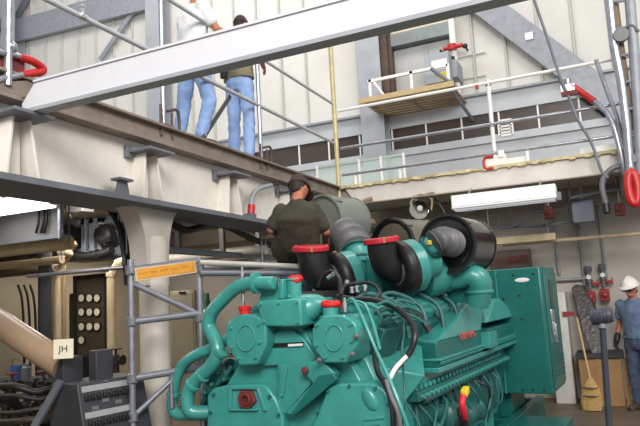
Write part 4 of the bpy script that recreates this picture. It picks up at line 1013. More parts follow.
# hanging tools on the back beam left of the lamp
# ------------------------------------------------------------------ right lower wall
Yb = 10.58
def ob(x, y, d=0): return onY(x, y, Yb-d)
def valve(px, py, lab):
    c = ob(px, py, .12); t = thing('sprinkler_valve', c, lab, 'valve', 'sprinkler valves on the right wall')
    g = G(); g.bb((c.x-.065,c.y-.08,c.z-.09),(c.x+.065,Yb+.01,c.z+.09)); g.lathe(c-EY*.08, -EY, [(.045,0),(.045,.03),(.02,.04)], 16); g.done('valve_body', mat('dull_red_enamel',(150,30,34),.45), t, bevel=.01)
    g = G(); g.tube([c+EZ*.1, c+EZ*.45], .03, 10); g.lathe(c+EZ*.22, EZ, [(.05,0),(.05,.04)], 12); g.lathe(c+EZ*.38, EZ, [(.05,0),(.06,.05),(.04,.09)], 12); g.done('riser', HOSE, t)
    g = G(); g.lathe(c+EZ*.3-EY*.05, -EY, [(.035,0),(.035,.03)], 18); g.done('gauge', WHITE, t)
    g = G(); g.lathe(c+EZ*.2+EX*.03, EX, [(.02,0),(.02,.08),(.055,.08),(.055,.1),(.02,.1)], 14); g.done('hand_wheel', REDP, t)
    return t
valve(591,297,'red sprinkler valve on the wall, the one nearer the green cabinet'); valve(605,295,'red sprinkler valve on the wall, the one nearer the man in the hard hat')
for px, lab in ((585,'grey conduit running up the wall above the left red valve'),(607,'grey conduit running up the wall above the right red valve')):
    a = ob(px,285,.04); g = G().tube([a, V((a.x,a.y,3.1))], .025, 10); tag(g.done('wall_conduit', STEEL, None, loc=a), lab, 'conduit')
a = ob(545,281,.05); b = ob(592,281,.05); b.z = a.z
tag(G().tube([a,b,b-EZ*.1],.024,10).done('wall_conduit', STEEL, None, loc=a), 'grey conduit running level along the wall from the cabinet to the valves', 'conduit')
a = ob(556,243,.05); tag(G().tube([V((a.x,a.y,a.z-.5)),V((a.x,a.y,3.1))],.024,10).done('wall_conduit', STEEL, None, loc=a), 'grey conduit dropping behind the green cabinet top corner', 'conduit')
a = onY(545,243,9.8); b = onY(650,231,9.8); zc = (a.z+b.z)/2
t = thing('ceiling_pipe', ((a.x+b.x)/2,9.8,zc), 'pale pipe hung level under the back deck above the valves', 'pipe')
G().tube([V((a.x-.6,9.8,zc)),V((5,9.8,zc))],.028,14).done('pipe', CREAMP, t)
for x_ in (a.x,a.x+1.6,a.x+3): G().tube([V((x_,9.8,zc)),V((x_,9.8,2.95+.2))],.012,8).done('hanger', STEEL, t)
a = onY(490,242,9.5); b = onY(556,237,9.5)
t = thing('cable_tray', ((a.x+b.x)/2,9.5,a.z), 'cream cable trough hung under the back deck above the exit sign', 'tray')
G().bb((a.x-.6,9.42,a.z-.05),(b.x,9.6,a.z+.05)).done('trough', CREAMP, t, bevel=.005)
for x_ in (a.x,b.x-.1): G().tube([V((x_,9.5,a.z)),V((x_,9.5,3.14))],.01,8).done('hanger', STEEL, t)
# exit sign
c = ob(510,259,.1)
es = thing('exit_sign', c, 'EXIT sign with red letters above the green control cabinet', 'sign')
w_ = (ob(530,258,.1)-ob(489,259,.1)).length; 
G().bb((c.x-w_/2,Yb-.12,c.z-.16),(c.x+w_/2,Yb+.02,c.z+.14)).done('sign_box', mat('dull_brown_sign',(112,98,90),.5), es, bevel=.006)
xr = ob(519.5,259).x
text('letters', 'EXIT', .17, (xr,Yb-.13,ob(519,259.5,.1).z), EX, EZ, mat('exit_red',(176,20,36),.4), es, .006, sx=.9)
for k in range(7):
    x_ = ob(491+k*2.9,261).x; 
g = G()
for k in range(7): x_ = ob(491+k*2.8,261,.13).x; g.bb((x_-.008,Yb-.128,c.z-.1),(x_+.008,Yb-.118,c.z+.02))
g.done('faded_stripes', mat('faded_red_stripe',(146,88,80),.5), es)
# red alarm boxes high under the deck
for px, py, lab, wz in ((549,213,'red alarm bell box mounted under the back deck','a'),(620,210,'red box under the back deck beside the hose roll','b')):
    c = onY(px,py,9.3); t = thing('alarm_box', c, lab, 'box'); g = G(); g.bb((c.x-.06,9.22,c.z-.08),(c.x+.06,9.36,c.z+.08)); g.done('case', RUST, t, bevel=.01)
    G().lathe((c.x,9.22,c.z), -EY, [(.035,0),(.035,.03),(.015,.04)], 14).done('bell', RUST, t); G().tube([V((c.x,9.3,c.z+.1)),V((c.x,9.3,3.14))],.015,8).done('drop_rod', STEEL, t)
c = onY(583,211,9.4); t = thing('junction_box', c, 'grey junction box hung under the back deck', 'box'); G().bb((c.x-.14,9.35,c.z-.16),(c.x+.14,9.5,c.z+.16)).done('case', BGREY, t, bevel=.01); G().tube([V((c.x,9.42,c.z+.16)),V((c.x,9.42,3.14))],.02,8).done('drop_rod', STEEL, t)
def run(pts, r, m, lab):
    t = thing('conduit_run', pts[0], lab, 'conduit'); G().tube(pts, r, 8, 5).done('tube', m, t)
    for p in (pts[0], pts[-2]): G().tube([p, V((p.x,p.y,3.13))], .008, 8).done('strap', DKSTEEL, t)
run([onY(500,228,9.7),onY(515,226,9.7),onY(526,216,9.7),onY(540,211,9.7),onY(560,212,9.7)],.022,DKSTEEL,'bent grey conduit under the deck left of the alarm bell box')
run([onY(480,227,9.75),onY(540,226,9.75),onY(570,222,9.75),onY(580,229,9.75)],.022,DKSTEEL,'long dark conduit under the deck ending in a downward bend')
run([onY(570,198,9.2),onY(600,192,9.2),onY(640,186,9.2)],.022,DKSTEEL,'dark conduit just behind the beam at the right')
# white column / panel, red band, leaning wrapped board, plywood crate, broom
a = ob(552,330,.5); b = ob(570,330,.5)
wp = G().bb((a.x-.04,Yb-.5,0),(b.x-.02,Yb+.02,1.62)); o = wp.done('trim_pier', mat('white_pier',(214,210,204),.7), None, bevel=.01); o['kind'] = 'structure'
q = ob(567,314,.52); tag(G().bb((q.x-.06,Yb-.53,q.z-.035),(q.x+.1,Yb-.5,q.z+.035)).done('red_sign', mat('dull_red_sign',(140,40,46),.6), None, loc=q), 'small red sign fixed to the white pier beside the wrapped board', 'sign')
Yc = 9.95
a = onY(583,405,Yc); b = onY(622,405,Yc)
cr = thing('plywood_crate', ((a.x+b.x)/2,Yc+.3,0), 'plywood crate with dark top standing against the right wall', 'crate')
zt2 = onY(600,358,Yc).z
G().bb((a.x,Yc,0),(b.x+.05,Yc+.58,zt2)).done('box', WOOD, cr, bevel=.008)
G().bb((a.x-.03,Yc-.05,zt2),(b.x+.1,Yc+.6,zt2+.06)).done('dark_top', GREYP, cr, bevel=.006)
g = G()
for x_ in (a.x+.04,(a.x+b.x)/2,b.x+.1): g.bb((x_-.03,Yc-.012,0),(x_+.03,Yc,zt2))
g.done('batten', WOOD, cr)
tp = [onY(571,288,10.35),onY(574.5,284.5,10.35),onY(582,285.5,10.35),onY(592,303,10.25),onY(601,332,10.1),onY(605,353,9.95),onY(592,355,9.95),onY(582,332,10.1)]
g = G().prism(tp, V((.04,.14,0))); o = g.done('wrapped_board', TARP, None, loc=onY(598,355,10.0), bevel=.02, seg=3); tag(o, 'tall board in grey plastic wrap leaning on the wall above the crate', 'board')
br = thing('broom', onY(592,408,9.6), 'straw broom leaning upright against the plywood crate', 'broom')
bx_ = onY(592,407,9.58); bt = onY(590,378,9.62); ht = onY(577,318,9.9)
g = G(); rings = []
for t_, w_, d_2 in ((0,.115,.05),(.25,.135,.055),(.6,.115,.05),(.85,.07,.04),(1,.03,.025)):
    p_ = V((bx_.x,bx_.y,.01)).lerp(bt, t_); rings.append([p_+EX*math.cos(2*math.pi*k/22)*w_*(1+.06*(k%2))+EY*math.sin(2*math.pi*k/22)*d_2 for k in range(22)])
g.loft(rings); g.done('bristles', STRAW, br)
G().tube([bt-(ht-bt).normalized()*.08, ht], .014, 10).done('handle', mat('pale_wood_handle',(204,170,120),.6), br)
g = G()
for t_ in (.45,.7): 
    p_ = V((bx_.x,bx_.y,.01)).lerp(bt, t_); g.lathe(p_, bt-bx_, [(.105 if t_<.5 else .098,-.006),(.11 if t_<.5 else .1,0),(.105 if t_<.5 else .098,.006)], 20)
g.done('stitching', PLANK, br)
# flood lamp stand
Df = 6.6
f0 = P(609,432,Df); fb = V((f0.x,f0.y,0)); ft = P(602.5,326,Df)
fl_ = thing('lamp_stand', fb, 'grey motor head on a slim dark pole in front of the plywood crate', 'stand')
G().tube([fb+EZ*.01, ft], .034, 14).done('pole', GREYT, fl_)
G().lathe(fb, EZ, [(.17,0),(.17,.012),(.05,.03),(.04,.06)], 24).done('base_plate', GREYT, fl_)
hx = (camdir(.85,-.5)+EZ*.12).normalized(); hc = P(602,316,Df)
g = G(); g.lathe(hc-hx*.1, hx, [(.03,-.02),(.075,-.01),(.082,.0),(.082,.17),(.075,.18),(.075,.2),(.05,.21)], 24); 
hd_ = g.done('motor_head', GREYT, fl_)
g = G()
for k in range(5): g.lathe(hc-hx*(.07-k*.03), hx, [(.082,0),(.088,.004),(.088,.01),(.082,.014)], 24)
g.done('cooling_fin', GREYT, hd_)
G().lathe(ft-EZ*.02, EZ, [(.05,0),(.05,.06),(.03,.09),(.03,.12)], 14).done('swivel', STEEL, fl_)
q = hc+camdir(-.1,-1)*.082-hx*.02; G().box(q, (.07,.006,.035), (hx, camdir(-.1,-1), hx.cross(camdir(-.1,-1)))).done('name_label', WHITE, hd_)

# ------------------------------------------------------------------ lower left, under the deck
def thing1(o, lab, cat, group=None): return tag(o, lab, cat, group)
Yd = 5.0
a = onY(-60,222,Yd); b = onY(60,222,Yd); zt3, zb3 = onY(30,203,Yd).z, onY(30,238,Yd).z
dct = thing('air_duct', ((a.x+b.x)/2,Yd,zb3), 'flat grey air duct hanging under the left deck', 'duct')
G().bb((a.x,Yd,zb3),(b.x,Yd+.05,zt3)).done('duct_body', mat('duct_grey',(150,146,142),.6,0,(124,120,116),2,.6), dct, bevel=.006)
G().bb((a.x,Yd-.03,zb3-.04),(b.x+.02,Yd+.08,zb3)).done('bottom_flange', STEEL, dct)
x_ = onY(60,220,Yd-.08).x; G().tube([V((x_,Yd-.08,zb3-.06)),V((x_,Yd-.08,3.13))],.028,12).done('hanger_tube', CHROME, dct)
g = G()
for px in (39,44,47): g.tube([onY(px,205,Yd-.03),onY(px-.5,222,Yd-.04),onY(px-3,233,Yd-.03)],.014,8,4)
g.done('loose_wires', BLACK, dct)
def pipe(pts, r, m, name, lab, cat='pipe', n=14, sm=5, band=None, group=None):
    t = thing(name, pts[0], lab, cat, group); G().tube(pts, r, n, sm).done('pipe', m, t)
    if band:
        p_ = catmull(pts, 8)
        for f_ in band:
            i = min(int(f_*(len(p_)-1)), len(p_)-2); d_ = (p_[i+1]-p_[i]).normalized(); G().lathe(p_[i], d_, [(r,0),(r*1.25,.003),(r*1.25,.05),(r,.053)], n).done('collar', m, t)
    if min(V(p).z for p in pts) > 1.2:
        p_ = catmull(pts, 8); p_ = p_[len(p_)//2]; G().tube([p_, V((p_.x,p_.y,3.13))], .008, 8).done('hanger', STEEL, t)
    return t
Y5 = 5.3
za = onY(30,247,Y5).z
pipe([V((onY(-60,247,Y5).x,Y5,za)),V((onY(69,247,Y5).x,Y5,za))], .085, CREAMP, 'cream_pipe', 'thick cream pipe running level below the grey duct', band=(.35,.55,.75,.97))
za = onY(30,263,5.9).z
pipe([V((-9,5.9,za)),V((onY(62,263,5.9).x,5.9,za))], .05, CREAMP, 'cream_pipe', 'thinner cream pipe below the thick one at the far left', band=(.5,.9))
za = onY(30,256,6.2).z
pipe([V((-9,6.2,za)),V((onY(60,256,6.2).x,6.2,za))], .06, IRON, 'dark_pipe', 'dark pipe running level behind the cream pipes')
za = onY(20,272,6.6).z
pipe([V((-9,6.6,za)),V((onY(50,272,6.6).x,6.6,za)), V((onY(52,276,6.6).x,6.6,za-.2)), V((onY(52,330,6.6).x,6.6,0))], .07, mat('sooty_pipe',(96,84,70),.6,0,(64,54,46),4,.8), 'sooty_pipe', 'sooty brown pipe bending down beside the grey post', band=(.4,.8))
za = onY(80,271.5,5.2).z
pipe([V((onY(28,271.5,5.2).x,5.2,za)),V((onY(127,271.5,5.2).x,5.2,za))], .022, CHROME, 'thin_rail_pipe', 'thin silver pipe running level to the scaffold post')
q = onY(45,300,6.0); post_ = thing('grey_post', (q.x,6.0,0), 'round grey steel post standing below the duct', 'post')
G().lathe((q.x,6.0,0), EZ, [(.16,0),(.16,.03),(.085,.04),(.085,3.0),(.14,3.02),(.14,3.12)], 20).done('shaft', GREYP, post_)
q = onY(57,300,6.3); pipe([V((q.x,6.3,0)), V((q.x,6.3,2.0)), V((q.x+.02,6.3,2.25)), V((q.x+.15,6.3,2.45)), V((q.x+.28,6.25,2.5)), V((q.x+.5,5.9,2.5))], .045, CREAMP, 'cream_riser', 'cream riser pipe bending right at its top beside the grey post', band=(.3,.6))
q = onY(64,300,6.5); pipe([V((q.x,6.5,0)), V((q.x,6.5,2.3)), V((q.x+.05,6.5,2.5)), V((q.x+.2,6.5,2.62)), V((q.x+.4,6.3,2.65))], .028, mat('tan_conduit',(150,126,94),.6), 'tan_conduit', 'slim tan conduit beside the cream riser', 'conduit')
q = onY(111,300,6.6); pipe([V((q.x,6.6,0)), V((q.x,6.6,1.95)), V((q.x+.03,6.6,2.2)), V((q.x+.18,6.6,2.36)), V((q.x+.5,6.6,2.4))], .055, CREAMP, 'cream_riser', 'cream riser pipe right of the gauge board, bending behind the column', band=(.35,.7))
q = onY(23,320,6.9)
for k, px in enumerate((24,30,36)):
    pipe([onY(px-6,285,6.9), onY(px-2,300,6.9), V((onY(px,320,6.9).x,6.9,1.4)), V((onY(px+1,360,6.9).x,6.9,0))], .018, IRON, 'drooping_cable', ('leftmost','middle','rightmost')[k]+' of three dark cables drooping at the far left', 'cable', 8, 6)
# blue grey machine panel with two motors
Ym = 7.2
a = onY(62,262,Ym); b = onY(128,212,Ym)
mp = thing('blower_unit', ((a.x+b.x)/2,Ym,a.z), 'blue grey machine housing with two dark motors under the deck', 'machine')
G().bb((a.x,Ym,a.z),(b.x,Ym+.5,3.12)).done('panel', BGREY, mp, bevel=.01)
for px, py, r_ in ((75,238,.17),(114,236,.15)):
    q = onY(px,py,Ym); g = G(); g.lathe(q, -EY, [(r_*1.15,0),(r_*1.15,.03),(r_,.04),(r_,.24),(r_*.8,.28),(r_*.4,.3)], 20)
    for k in range(10): t_ = k/10*math.tau; g.box(q-EY*.14+V((math.cos(t_)*r_,0,math.sin(t_)*r_)), (.03,.2,.03))
    g.done('motor', IRON, mp)
q = onY(92,237,Ym-.1); g = G()
for x0,z0,x1,z1 in ((-.2,-.28,-.12,.28),(.12,-.28,.2,.28),(-.2,.2,.2,.28),(-.2,-.28,.2,-.2),(-.05,-.28,.05,.28)): g.bb((q.x+x0,Ym-.12,q.z+z0),(q.x+x1,Ym,q.z+z1))
g.done('slotted_bracket', mat('pale_blue_bracket',(136,146,158),.5), mp, bevel=.006)
g = G(); zq = onY(95,222,Ym).z; g.bb((a.x+.2,Ym-.03,zq-.02),(b.x,Ym,zq+.02)); g.bb((a.x+.2,Ym-.06,3.0),(b.x,Ym,3.06)); g.done('panel_seam', BGREY, mp)
pipe([onY(66,250,Ym-.2),onY(72,254,Ym-.2),onY(85,256,Ym-.2),onY(100,254,Ym-.2),onY(112,250,Ym-.2)], .06, IRON, 'dark_bent_pipe', 'dark bent pipe below the two motors', band=(.3,.7))
for k, (r_, off, px) in enumerate(((.045,0,118),(.032,.12,112))):
    pipe([onY(80-off*10,203,5.6),onY(100-off*10,203+off*10,5.6),onY(113-off*20,210+off*10,5.5),onY(121-off*20,228,5.4),onY(125-off*20,246,5.3),onY(127-off*14,262,5.2),onY(129-off*14,285,5.2)], r_, BLACK, 'black_hose', ('thick','thinner')[k]+' black hose arching down beside the white column head', 'hose')
q = onY(80,206,6.0); jb = thing('junction_box', q, 'pale junction box under the deck above the two motors', 'box'); G().bb((q.x-.14,5.9,q.z-.09),(q.x+.14,6.1,q.z+.09)).done('case', HOSE, jb, bevel=.01); g = G(); g.tube([V((q.x,6,q.z+.09)),V((q.x,6,3.13))],.02,8); g.tube([V((q.x-.1,6,q.z)),V((q.x-1.2,6,q.z+.02))],.022,8); g.done('conduit', STEEL, jb)
pipe([onY(74,205,5.95),onY(70,212,5.95),onY(71,220,5.95),onY(79,222,5.95)], .03, BLACK, 'black_loop_cable', 'black cable curling below the pale junction box', 'cable', 8)
# gauge board
Yg = 7.6
a = onY(77,357,Yg); b = onY(105,283,Yg)
gp = thing('gauge_board', ((a.x+b.x)/2,Yg,0), 'dark upright board with rows of round ivory gauges', 'gauge board')
G().bb((a.x,Yg,a.z),(b.x,Yg+.12,b.z+.1)).done('board', DGREEN, gp, bevel=.006)
g = G(); g.bb((a.x-.05,Yg-.03,0),(a.x,Yg+.15,b.z+.15)); g.bb((b.x,Yg-.03,0),(b.x+.05,Yg+.15,b.z+.15)); g.bb((a.x-.05,Yg-.03,b.z+.1),(b.x+.05,Yg+.15,b.z+.15)); g.done('frame', IRON, gp)
for i, px in enumerate((83,91,98.5)):
    for j, py in enumerate((298,312,326.5,340)):
        if j == 3 and i: continue
        q = onY(px,py,Yg-.0)
        dl = G().lathe(q, -EY, [(.07,0),(.07,.03),(.06,.035)], 20).done('gauge', BLACK, gp)
        G().lathe(q-EY*.03, -EY, [(.056,.0),(.056,.01)], 20).done('dial', DIAL, dl)
# dark locker left of the gauge board
q0_, q1_ = onY(69,352,7.9), onY(76,293,7.9)
lk = thing('slim_locker', ((q0_.x+q1_.x)/2,7.9,0), 'slim dark locker beside the gauge board', 'locker')
G().bb((q0_.x,7.9,0),(q1_.x+.02,8.2,q1_.z)).done('cabinet', IRON, lk, bevel=.02); G().bb((q0_.x+.02,7.885,.2),(q1_.x,7.9,q1_.z-.1)).done('door', mat('brown_locker_door',(64,54,48),.6), lk, bevel=.004)
# sign with JH on the inclined pipe head
Dp = 5.1
q = P(63.5,349,Dp-.17)
kx = camdir(1,.15); ky = camdir(-.15,1)
jh = thing('white_sign', q-EZ*.1, 'white square sign with dark JH letters on top of the grey box', 'sign')
G().box(q, (.15,.012,.15), (kx,ky,EZ)).done('plate', mat('cream_sign',(222,212,190),.6), jh, bevel=.003)
text('letters', 'JH', .07, q-ky*.008, kx, EZ, IRON, jh, .001)
# big beige diagonal pipe
tp_ = thing('beige_pipe', P(60,366,Dp), 'wide beige pipe slanting down into the grey box at the left', 'pipe')
G().tube([P(-30,304,Dp+.5),P(64,366,Dp)], .112, 24).done('pipe', mat('beige_gloss_pipe',(164,140,116),.3,0,(138,114,92),3,.6,coat=.3), tp_)
# control desk
De = 4.75
o_ = P(77,384,De); 
x1_ = P(131,372,De+.4); hx2 = V((x1_.x-o_.x, x1_.y-o_.y, 0)); wd = hx2.length; hx2.normalize(); hy2 = V((-hx2.y,hx2.x,0)); 
if hy2.dot(V((_f.x,_f.y,0))) < 0: hy2 = -hy2
tilt = math.radians(14); fu = (EZ*math.cos(tilt)+hy2*math.sin(tilt)); fn = hx2.cross(fu)
if fn.dot(hy2) < 0: fn = -fn
b_ = V((o_.x,o_.y,0))+hx2*wd/2+hy2*.25
ds = thing('switch_desk', b_, 'dark grey control desk with two rows of black toggle switches', 'control desk')
zt4 = o_.z
g = G(); bot = zt4-.62
A0 = o_; B0 = o_-fu*.55
prof = [A0, B0, V((B0.x,B0.y,0)), V((B0.x,B0.y,0))+hy2*.55, V((A0.x,A0.y,zt4))+hy2*.34]
g.prism(prof, hx2*(wd+.12)); dsk = g.done('desk_body', GREYP, ds, bevel=.008)
sl = (P(131,366,De+.12).z-P(77,376,De).z)
def fp_(u, w): return o_+hx2*u-fu*w-fn*.004   # on the sloping face
for w0_ in (.05,.245):
    G().box(fp_(wd*.52,w0_), (wd*.93,.006,.045), (hx2,fn,fu)).done('label_strip', mat('dull_label_strip',(150,150,152),.6), ds)
    for k in range(8):
        u_ = .04+k*(wd-.06)/8
        sw_ = G().box(fp_(u_+.02,w0_+.062)-fn*.006, (.034,.02,.05), (hx2,fn,fu)).done('toggle_switch', BLACK, ds, bevel=.003)
        G().box(fp_(u_+.02,w0_+.075)-fn*.02, (.012,.035,.022), (hx2,fn,fu)).done('lever', BLACK, sw_, bevel=.003)
        G().lathe(fp_(u_+.045,w0_+.045), -fn, [(.005,0),(.005,.01)], 8).done('pilot_lamp', HOSE, ds)
for u_, w_ in ((.22,.155),(.12,.2),(.33,.185)): G().box(fp_(u_,w_), (.06,.005,.03), (hx2,fn,fu)).done('label_plate', HOSE, ds)
G().box(fp_(wd*.5,.012), (.04,.004,.01), (hx2,fn,fu)).done('maker_plate', HOSE, ds)
bxx = P(69,369,Dp)
G().box(V((bxx.x,bxx.y,bxx.z))+hy2*.05, (.18,.22,.2), (hx2,hy2,EZ)).done('pipe_box', GREYP, ds, bevel=.006)
q = P(101,366,De+.35); G().box(q, (.16,.1,.26), (hx2,hy2,EZ)).done('instrument_box', GREYP, ds, bevel=.006)
g = G(); g.tube([P(61,381,De+.1), P(36,424,De+.05), P(25,446,De)], .032, 10); g.done('side_strut', mat('dull_strut',(86,90,98),.55), ds)
# oily machinery at the lower left
random.seed(21)
labs = ['oily flanged valve low at the left edge','oily flanged valve beside the slanting strut','oily flanged valve below the beige pipe','oily flanged valve behind the control desk','oily flanged valve under the blue bucket']
for k, (px, py, d_) in enumerate(((6,402,5.5),(27,408,5.5),(43,384,6.1),(116,360,6.9),(12,386,6.2))):
    c = P(px,py,d_); t = thing('flanged_valve', (c.x,c.y,0), labs[k], 'valve')
    g = G(); g.tube([V((c.x,c.y,0)), c], .035, 12); g.lathe(c, EZ, [(.06,-.04),(.06,-.01),(.045,0),(.05,.03),(.025,.06)], 16); g.lathe(c-EX*.1, EX, [(.055,0),(.055,.02),(.03,.03),(.03,.17),(.055,.18),(.055,.2)], 16); g.done('valve_body', CLUT, t)
    g = G(); h_ = c+EZ*.12; g.tube([c, h_], .014, 8); pts = [h_+V((math.cos(a)*.06,math.sin(a)*.06,0)) for a in [2*math.pi*i/18 for i in range(19)]]; g.tube(pts, .008, 8); g.tube([h_-EX*.06,h_+EX*.06], .007, 6); g.tube([h_-EY*.06,h_+EY*.06], .007, 6); g.done('hand_wheel', random.choice((IRON,CLUT,RUST)), t)
for k in range(4):
    y0_ = 388+k*11; d_ = 5.35-k*.06
    pipe([P(-20,y0_,d_+.2), P(10,y0_+random.uniform(-5,4),d_), P(34+k*2,y0_+random.uniform(-6,6),d_), P(58,y0_+random.uniform(2,12),d_+.1), V((P(62,y0_+8,d_+.2).x,P(62,y0_+8,d_+.2).y,0))], random.choice((.02,.03,.018)), random.choice((CLUT,IRON,CLUT)), 'oily_pipe', ('topmost','second','third','lowest')[k]+' of the oily pipes at the lower left corner', group='oily pipes at the lower left')
c = P(20,377,6.6); mb = thing('parts_bench', (c.x,c.y,0), 'low dark bench carrying a blue bucket at the left', 'bench')
G().box((c.x,c.y,c.z-.05), (.9,.5,.06), (_r,V((_f.x,_f.y,0)).normalized(),EZ)).done('bench_top', GREYP, mb)
for sx_ in (-.38,.38):
    for sy_ in (-.18,.18): q = V((c.x,c.y,0))+_r*sx_+V((_f.x,_f.y,0)).normalized()*sy_; G().box((q.x,q.y,(c.z-.08)/2),(.05,.05,c.z-.08)).done('leg', IRON, mb)
q = P(17,373,6.6); q.z = c.z-.02; bk = thing('bucket', q, 'small blue bucket on the low dark bench', 'bucket'); G().lathe(q, EZ, [(.06,0),(.075,.14),(.07,.14),(.055,.01)], 18).done('pail', BLUE, bk); g = G(); g.tube([q+EX*.075+EZ*.14,q+EX*.05+EZ*.2,q-EX*.05+EZ*.2,q-EX*.075+EZ*.14],.006,6,4); g.done('handle', HOSE, bk)
q = P(26,371,6.5); q.z = c.z-.02; cn = G().lathe(q, EZ, [(.05,0),(.05,.12),(.035,.14),(.035,.16)], 16).done('tin_can', HOSE, None, loc=q); tag(cn, 'bare metal can beside the blue bucket', 'can')
fx_, fy_ = _r, V((_f.x,_f.y,0)).normalized()
c = P(30,420,5.9); zc_ = .62
mbd = G().box((c.x,c.y,zc_/2), (1.0,.6,zc_), (fx_,fy_,EZ)).done('machine_bed', CLUT, None, loc=(c.x,c.y,0), bevel=.02); tag(mbd, 'low dark machine bed under the scrap heap at the lower left', 'machine')
g = G(); random.seed(11)
for k in range(170):
    p_ = V((c.x,c.y,zc_))+fx_*random.uniform(-.46,.46)+fy_*random.uniform(-.27,.27)+EZ*random.uniform(.02,.22)
    d_ = V((random.gauss(0,1),random.gauss(0,1),random.gauss(0,.5))).normalized(); s_ = random.uniform(.02,.05)
    if k % 3 == 0: g.tube([p_, p_+d_*s_*4], s_*.35, 8)
    elif k % 3 == 1: g.lathe(p_, d_, [(s_,0),(s_,s_*.3),(s_*.5,s_*.35),(s_*.5,s_)], 12)
    else: x__, y__, z__ = basis(d_); g.box(p_, (s_*1.6,s_*1.2,s_*2), (x__,y__,z__))
hp_ = g.done('scrap_heap', mat('mixed_rusty_scrap',(96,74,52),.6,.2,(22,19,17),7,1), None, loc=(c.x,c.y,zc_)); tag(hp_, 'heap of small rusty machine parts at the lower left corner', 'scrap', kind='stuff')
pl_ = thing('wooden_plank', c+EZ*.25, 'short brown timber lying on the scrap heap', 'plank'); q = P(50,408,6.0); g = G().box(q, (.3,.08,.05), ((fx_+EZ*.2).normalized(),fy_,EZ)); g.done('timber', mat('brown_timber',(124,92,62),.8), pl_)
# boxes and shelves against the left wall between column and scaffold
q0_, q1_ = onY(171,326,9.2), onY(194,290,9.2)
ec = thing('electrical_cabinet', ((q0_.x+q1_.x)/2,9.2,0), 'grey beige electrical cabinet seen between the column and scaffold post', 'cabinet')
G().bb((q0_.x,9.2,.0),(q1_.x,9.5,q1_.z)).done('case', mat('greige_cabinet',(156,146,128),.6), ec, bevel=.01); G().bb((q0_.x+.03,9.185,.1),(q1_.x-.03,9.2,q1_.z-.04)).done('door', mat('greige_door',(148,138,120),.6), ec, bevel=.004); q = onY(183,292.5,9.18); G().bb((q.x-.08,9.17,q.z-.02),(q.x+.06,9.19,q.z+.02)).done('vent', BLACK, ec)
# cream wall box behind the scaffold label
q0_, q1_ = onY(163,300,10.0), onY(194,279,10.0)
# green bottle, pipes under the deck between column and engine
q = onY(207,300,8.0); gbt = thing('gas_bottle', (q.x,8.0,0), 'dark green gas bottle with white bands behind the teal coolant pipe', 'bottle')
G().lathe((q.x,8,0), EZ, [(.1,0),(.11,.03),(.11,1.6),(.09,1.72),(.035,1.8),(.035,1.9)], 20).done('cylinder', GREENB, gbt)
g = G()
for z_ in (1.45,1.6): g.lathe((q.x,8,z_), EZ, [(.112,0),(.113,.0),(.113,.06),(.112,.06)], 20)
g.done('white_band', WHITE, gbt)
for k, (py, r_, m, Yq, lab) in enumerate(((253,.06,mat('pale_pipe',(176,170,160),.5),6.9,'pale level pipe under the girder, upper of the pair behind the scaffold'),(266,.07,HOSE,6.8,'grey level pipe under the girder, lower of the pair behind the scaffold'))):
    zz = onY(240,py-1,Yq).z; pipe([V((onY(158,256,Yq).x,Yq,zz)),V((-3.9,Yq,zz))], r_, m, 'level_pipe', lab, band=(.3,.6,.8))
# rail under the lower flange behind the column
xr2_ = -4.3
rl = thing('under_deck_rail', (xr2_,6,2.0), 'grey rail with three uprights hung under the left girder', 'rail')
z1_, z0_ = 2.62, onX(200,250,xr2_).z
g = G(); g.bb((xr2_-.06,onX(163,246,xr2_).y,z0_-.06),(xr2_+.06,8.8,z0_)); g.done('bottom_rail', STEEL, rl)
for px in (178,222,258): y_ = onX(px,230,xr2_).y; g = G().bb((xr2_-.03,y_-.025,z0_),(xr2_+.03,y_+.025,3.13)); g.done('upright', HOSE, rl)
pipe([onX(166,220,xr2_+.15),onX(185,230,xr2_+.15),onX(205,226,xr2_+.15),onX(225,226,xr2_+.15),onX(250,238,xr2_+.15),onX(275,247,xr2_+.15)], .04, BLACK, 'black_hose', 'black hose snaking along the under deck rail', 'hose')
# tube and red grip by the girder left of the olive shirt man
q = lambda x, y: onX(x, y, -3.62)
gh = thing('grab_hook', q(250,206), 'bent grey tube with red end on the girder left of the olive shirt man', 'rail')
G().tube([q(251,206),q(252,198),q(256,191),q(264,187),q(271,185.5)],.03,12,5).done('tube', STEEL, gh)
G().tube([q(251,214),q(251.5,205)],.042,12).done('red_end', REDP, gh)
G().tube([q(270,185.5),q(274,184),q(278,184.5)],.022,10).done('black_hook', BLACK, gh)
a = q(251,214); g = G().bb((-3.75,a.y-.05,a.z-.04),(-3.58,a.y+.05,a.z+.0)); g.done('bracket', DKSTEEL, gh)
q = onX(165,245,-4.2); 
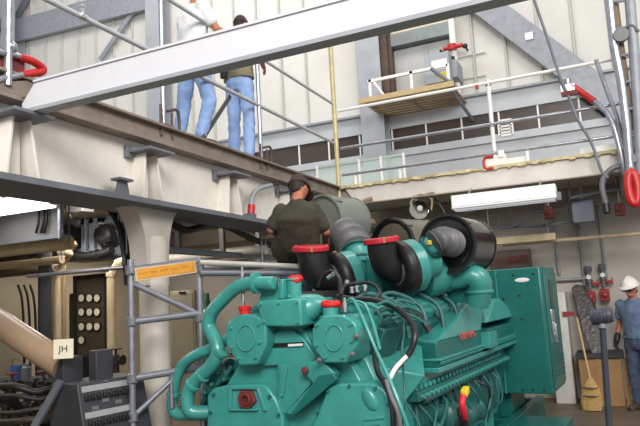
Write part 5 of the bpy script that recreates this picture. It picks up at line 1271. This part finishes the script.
# tools hanging at the corner
g = G(); a = onY(366,205,8.78); b = onY(374,235,8.7)
for k, (x0_,y0_,x1_q,y1_) in enumerate(((354,205,360,236),(363,196,371,225),(366,228,378,222))):
    pass
hb = thing('hanging_clamps', onY(362,205,8.76), 'weathered timber clamps hanging at the girder corner', 'clamps')
g = G(); g.tube([onY(353,204,8.76),onY(356,214,8.76),onY(361,226,8.76)],.05,8); g.tube([onY(361,226,8.76),onY(374,221,8.76)],.045,8); g.tube([onY(357,206,8.76),onY(366,201,8.76),onY(372,199,8.76)],.04,8); g.done('timber', mat('old_timber',(150,126,104),.8), hb)
G().tube([onY(358,206,8.76),V((onY(358,206,8.76).x,8.8,3.1))],.012,8).done('hook', STEEL, hb)

# ------------------------------------------------------------------ light
w = bpy.data.worlds.new('world'); S.world = w; w.use_nodes = True
bg = w.node_tree.nodes['Background']; bg.inputs[0].default_value = (.92,.96,1,1); bg.inputs[1].default_value = .62
def area(name, loc, aim, size, power, colr=(1,.97,.93)):
    l = bpy.data.lights.new(name, 'AREA'); l.shape = 'RECTANGLE'; l.size, l.size_y = size; l.energy = power; l.color = colr
    o = bpy.data.objects.new(name, l); COL.objects.link(o); o.location = loc
    o.rotation_euler = (V(aim)-V(loc)).to_track_quat('-Z', 'Y').to_euler(); return o
area('blower_fill', (-5.4,5.7,3.05), (-5.6,7.3,2.7), (.8,.2), 40, (1,.95,.88))  # added fill with no real fixture, brightens the dim motor housing
area('front_fill', (3.0,-5.5,8.0), (-2.5,5,3), (7,4), 1750)  # added fill behind the camera, lifts the beam face and engine front
area('rear_fill', (-6.5,9,13.5), (-6.5,13.5,6), (12,3), 800)  # unseen fill added to brighten the upper wall cladding
area('side_fill', (6.5,4,8.5), (-3,5,1.2), (4,4), 400)  # unseen fill added from the right side
for x_, y_ in ((-6.6,3.2),(-6.6,6.4),(-7.6,8.8)): area('under_deck_fill', (x_,y_,2.8), (x_,y_,0), (1.2,.3), 30, (1,.93,.82))  # added fills, lift the dark area under the left deck beyond the visible panels
for x_ in (-2.7,2.6): area('back_deck_fill', (x_,9.35,2.7), (x_+.3,9.8,0), (2.2,.3), 13, (1,.94,.85))  # added fills for the lower back wall, separate from the hung fixture
S.view_settings.view_transform = 'Standard'; S.view_settings.look = 'None'; S.view_settings.gamma = 1
S.view_settings.use_curve_mapping = False; S.view_settings.exposure = 0
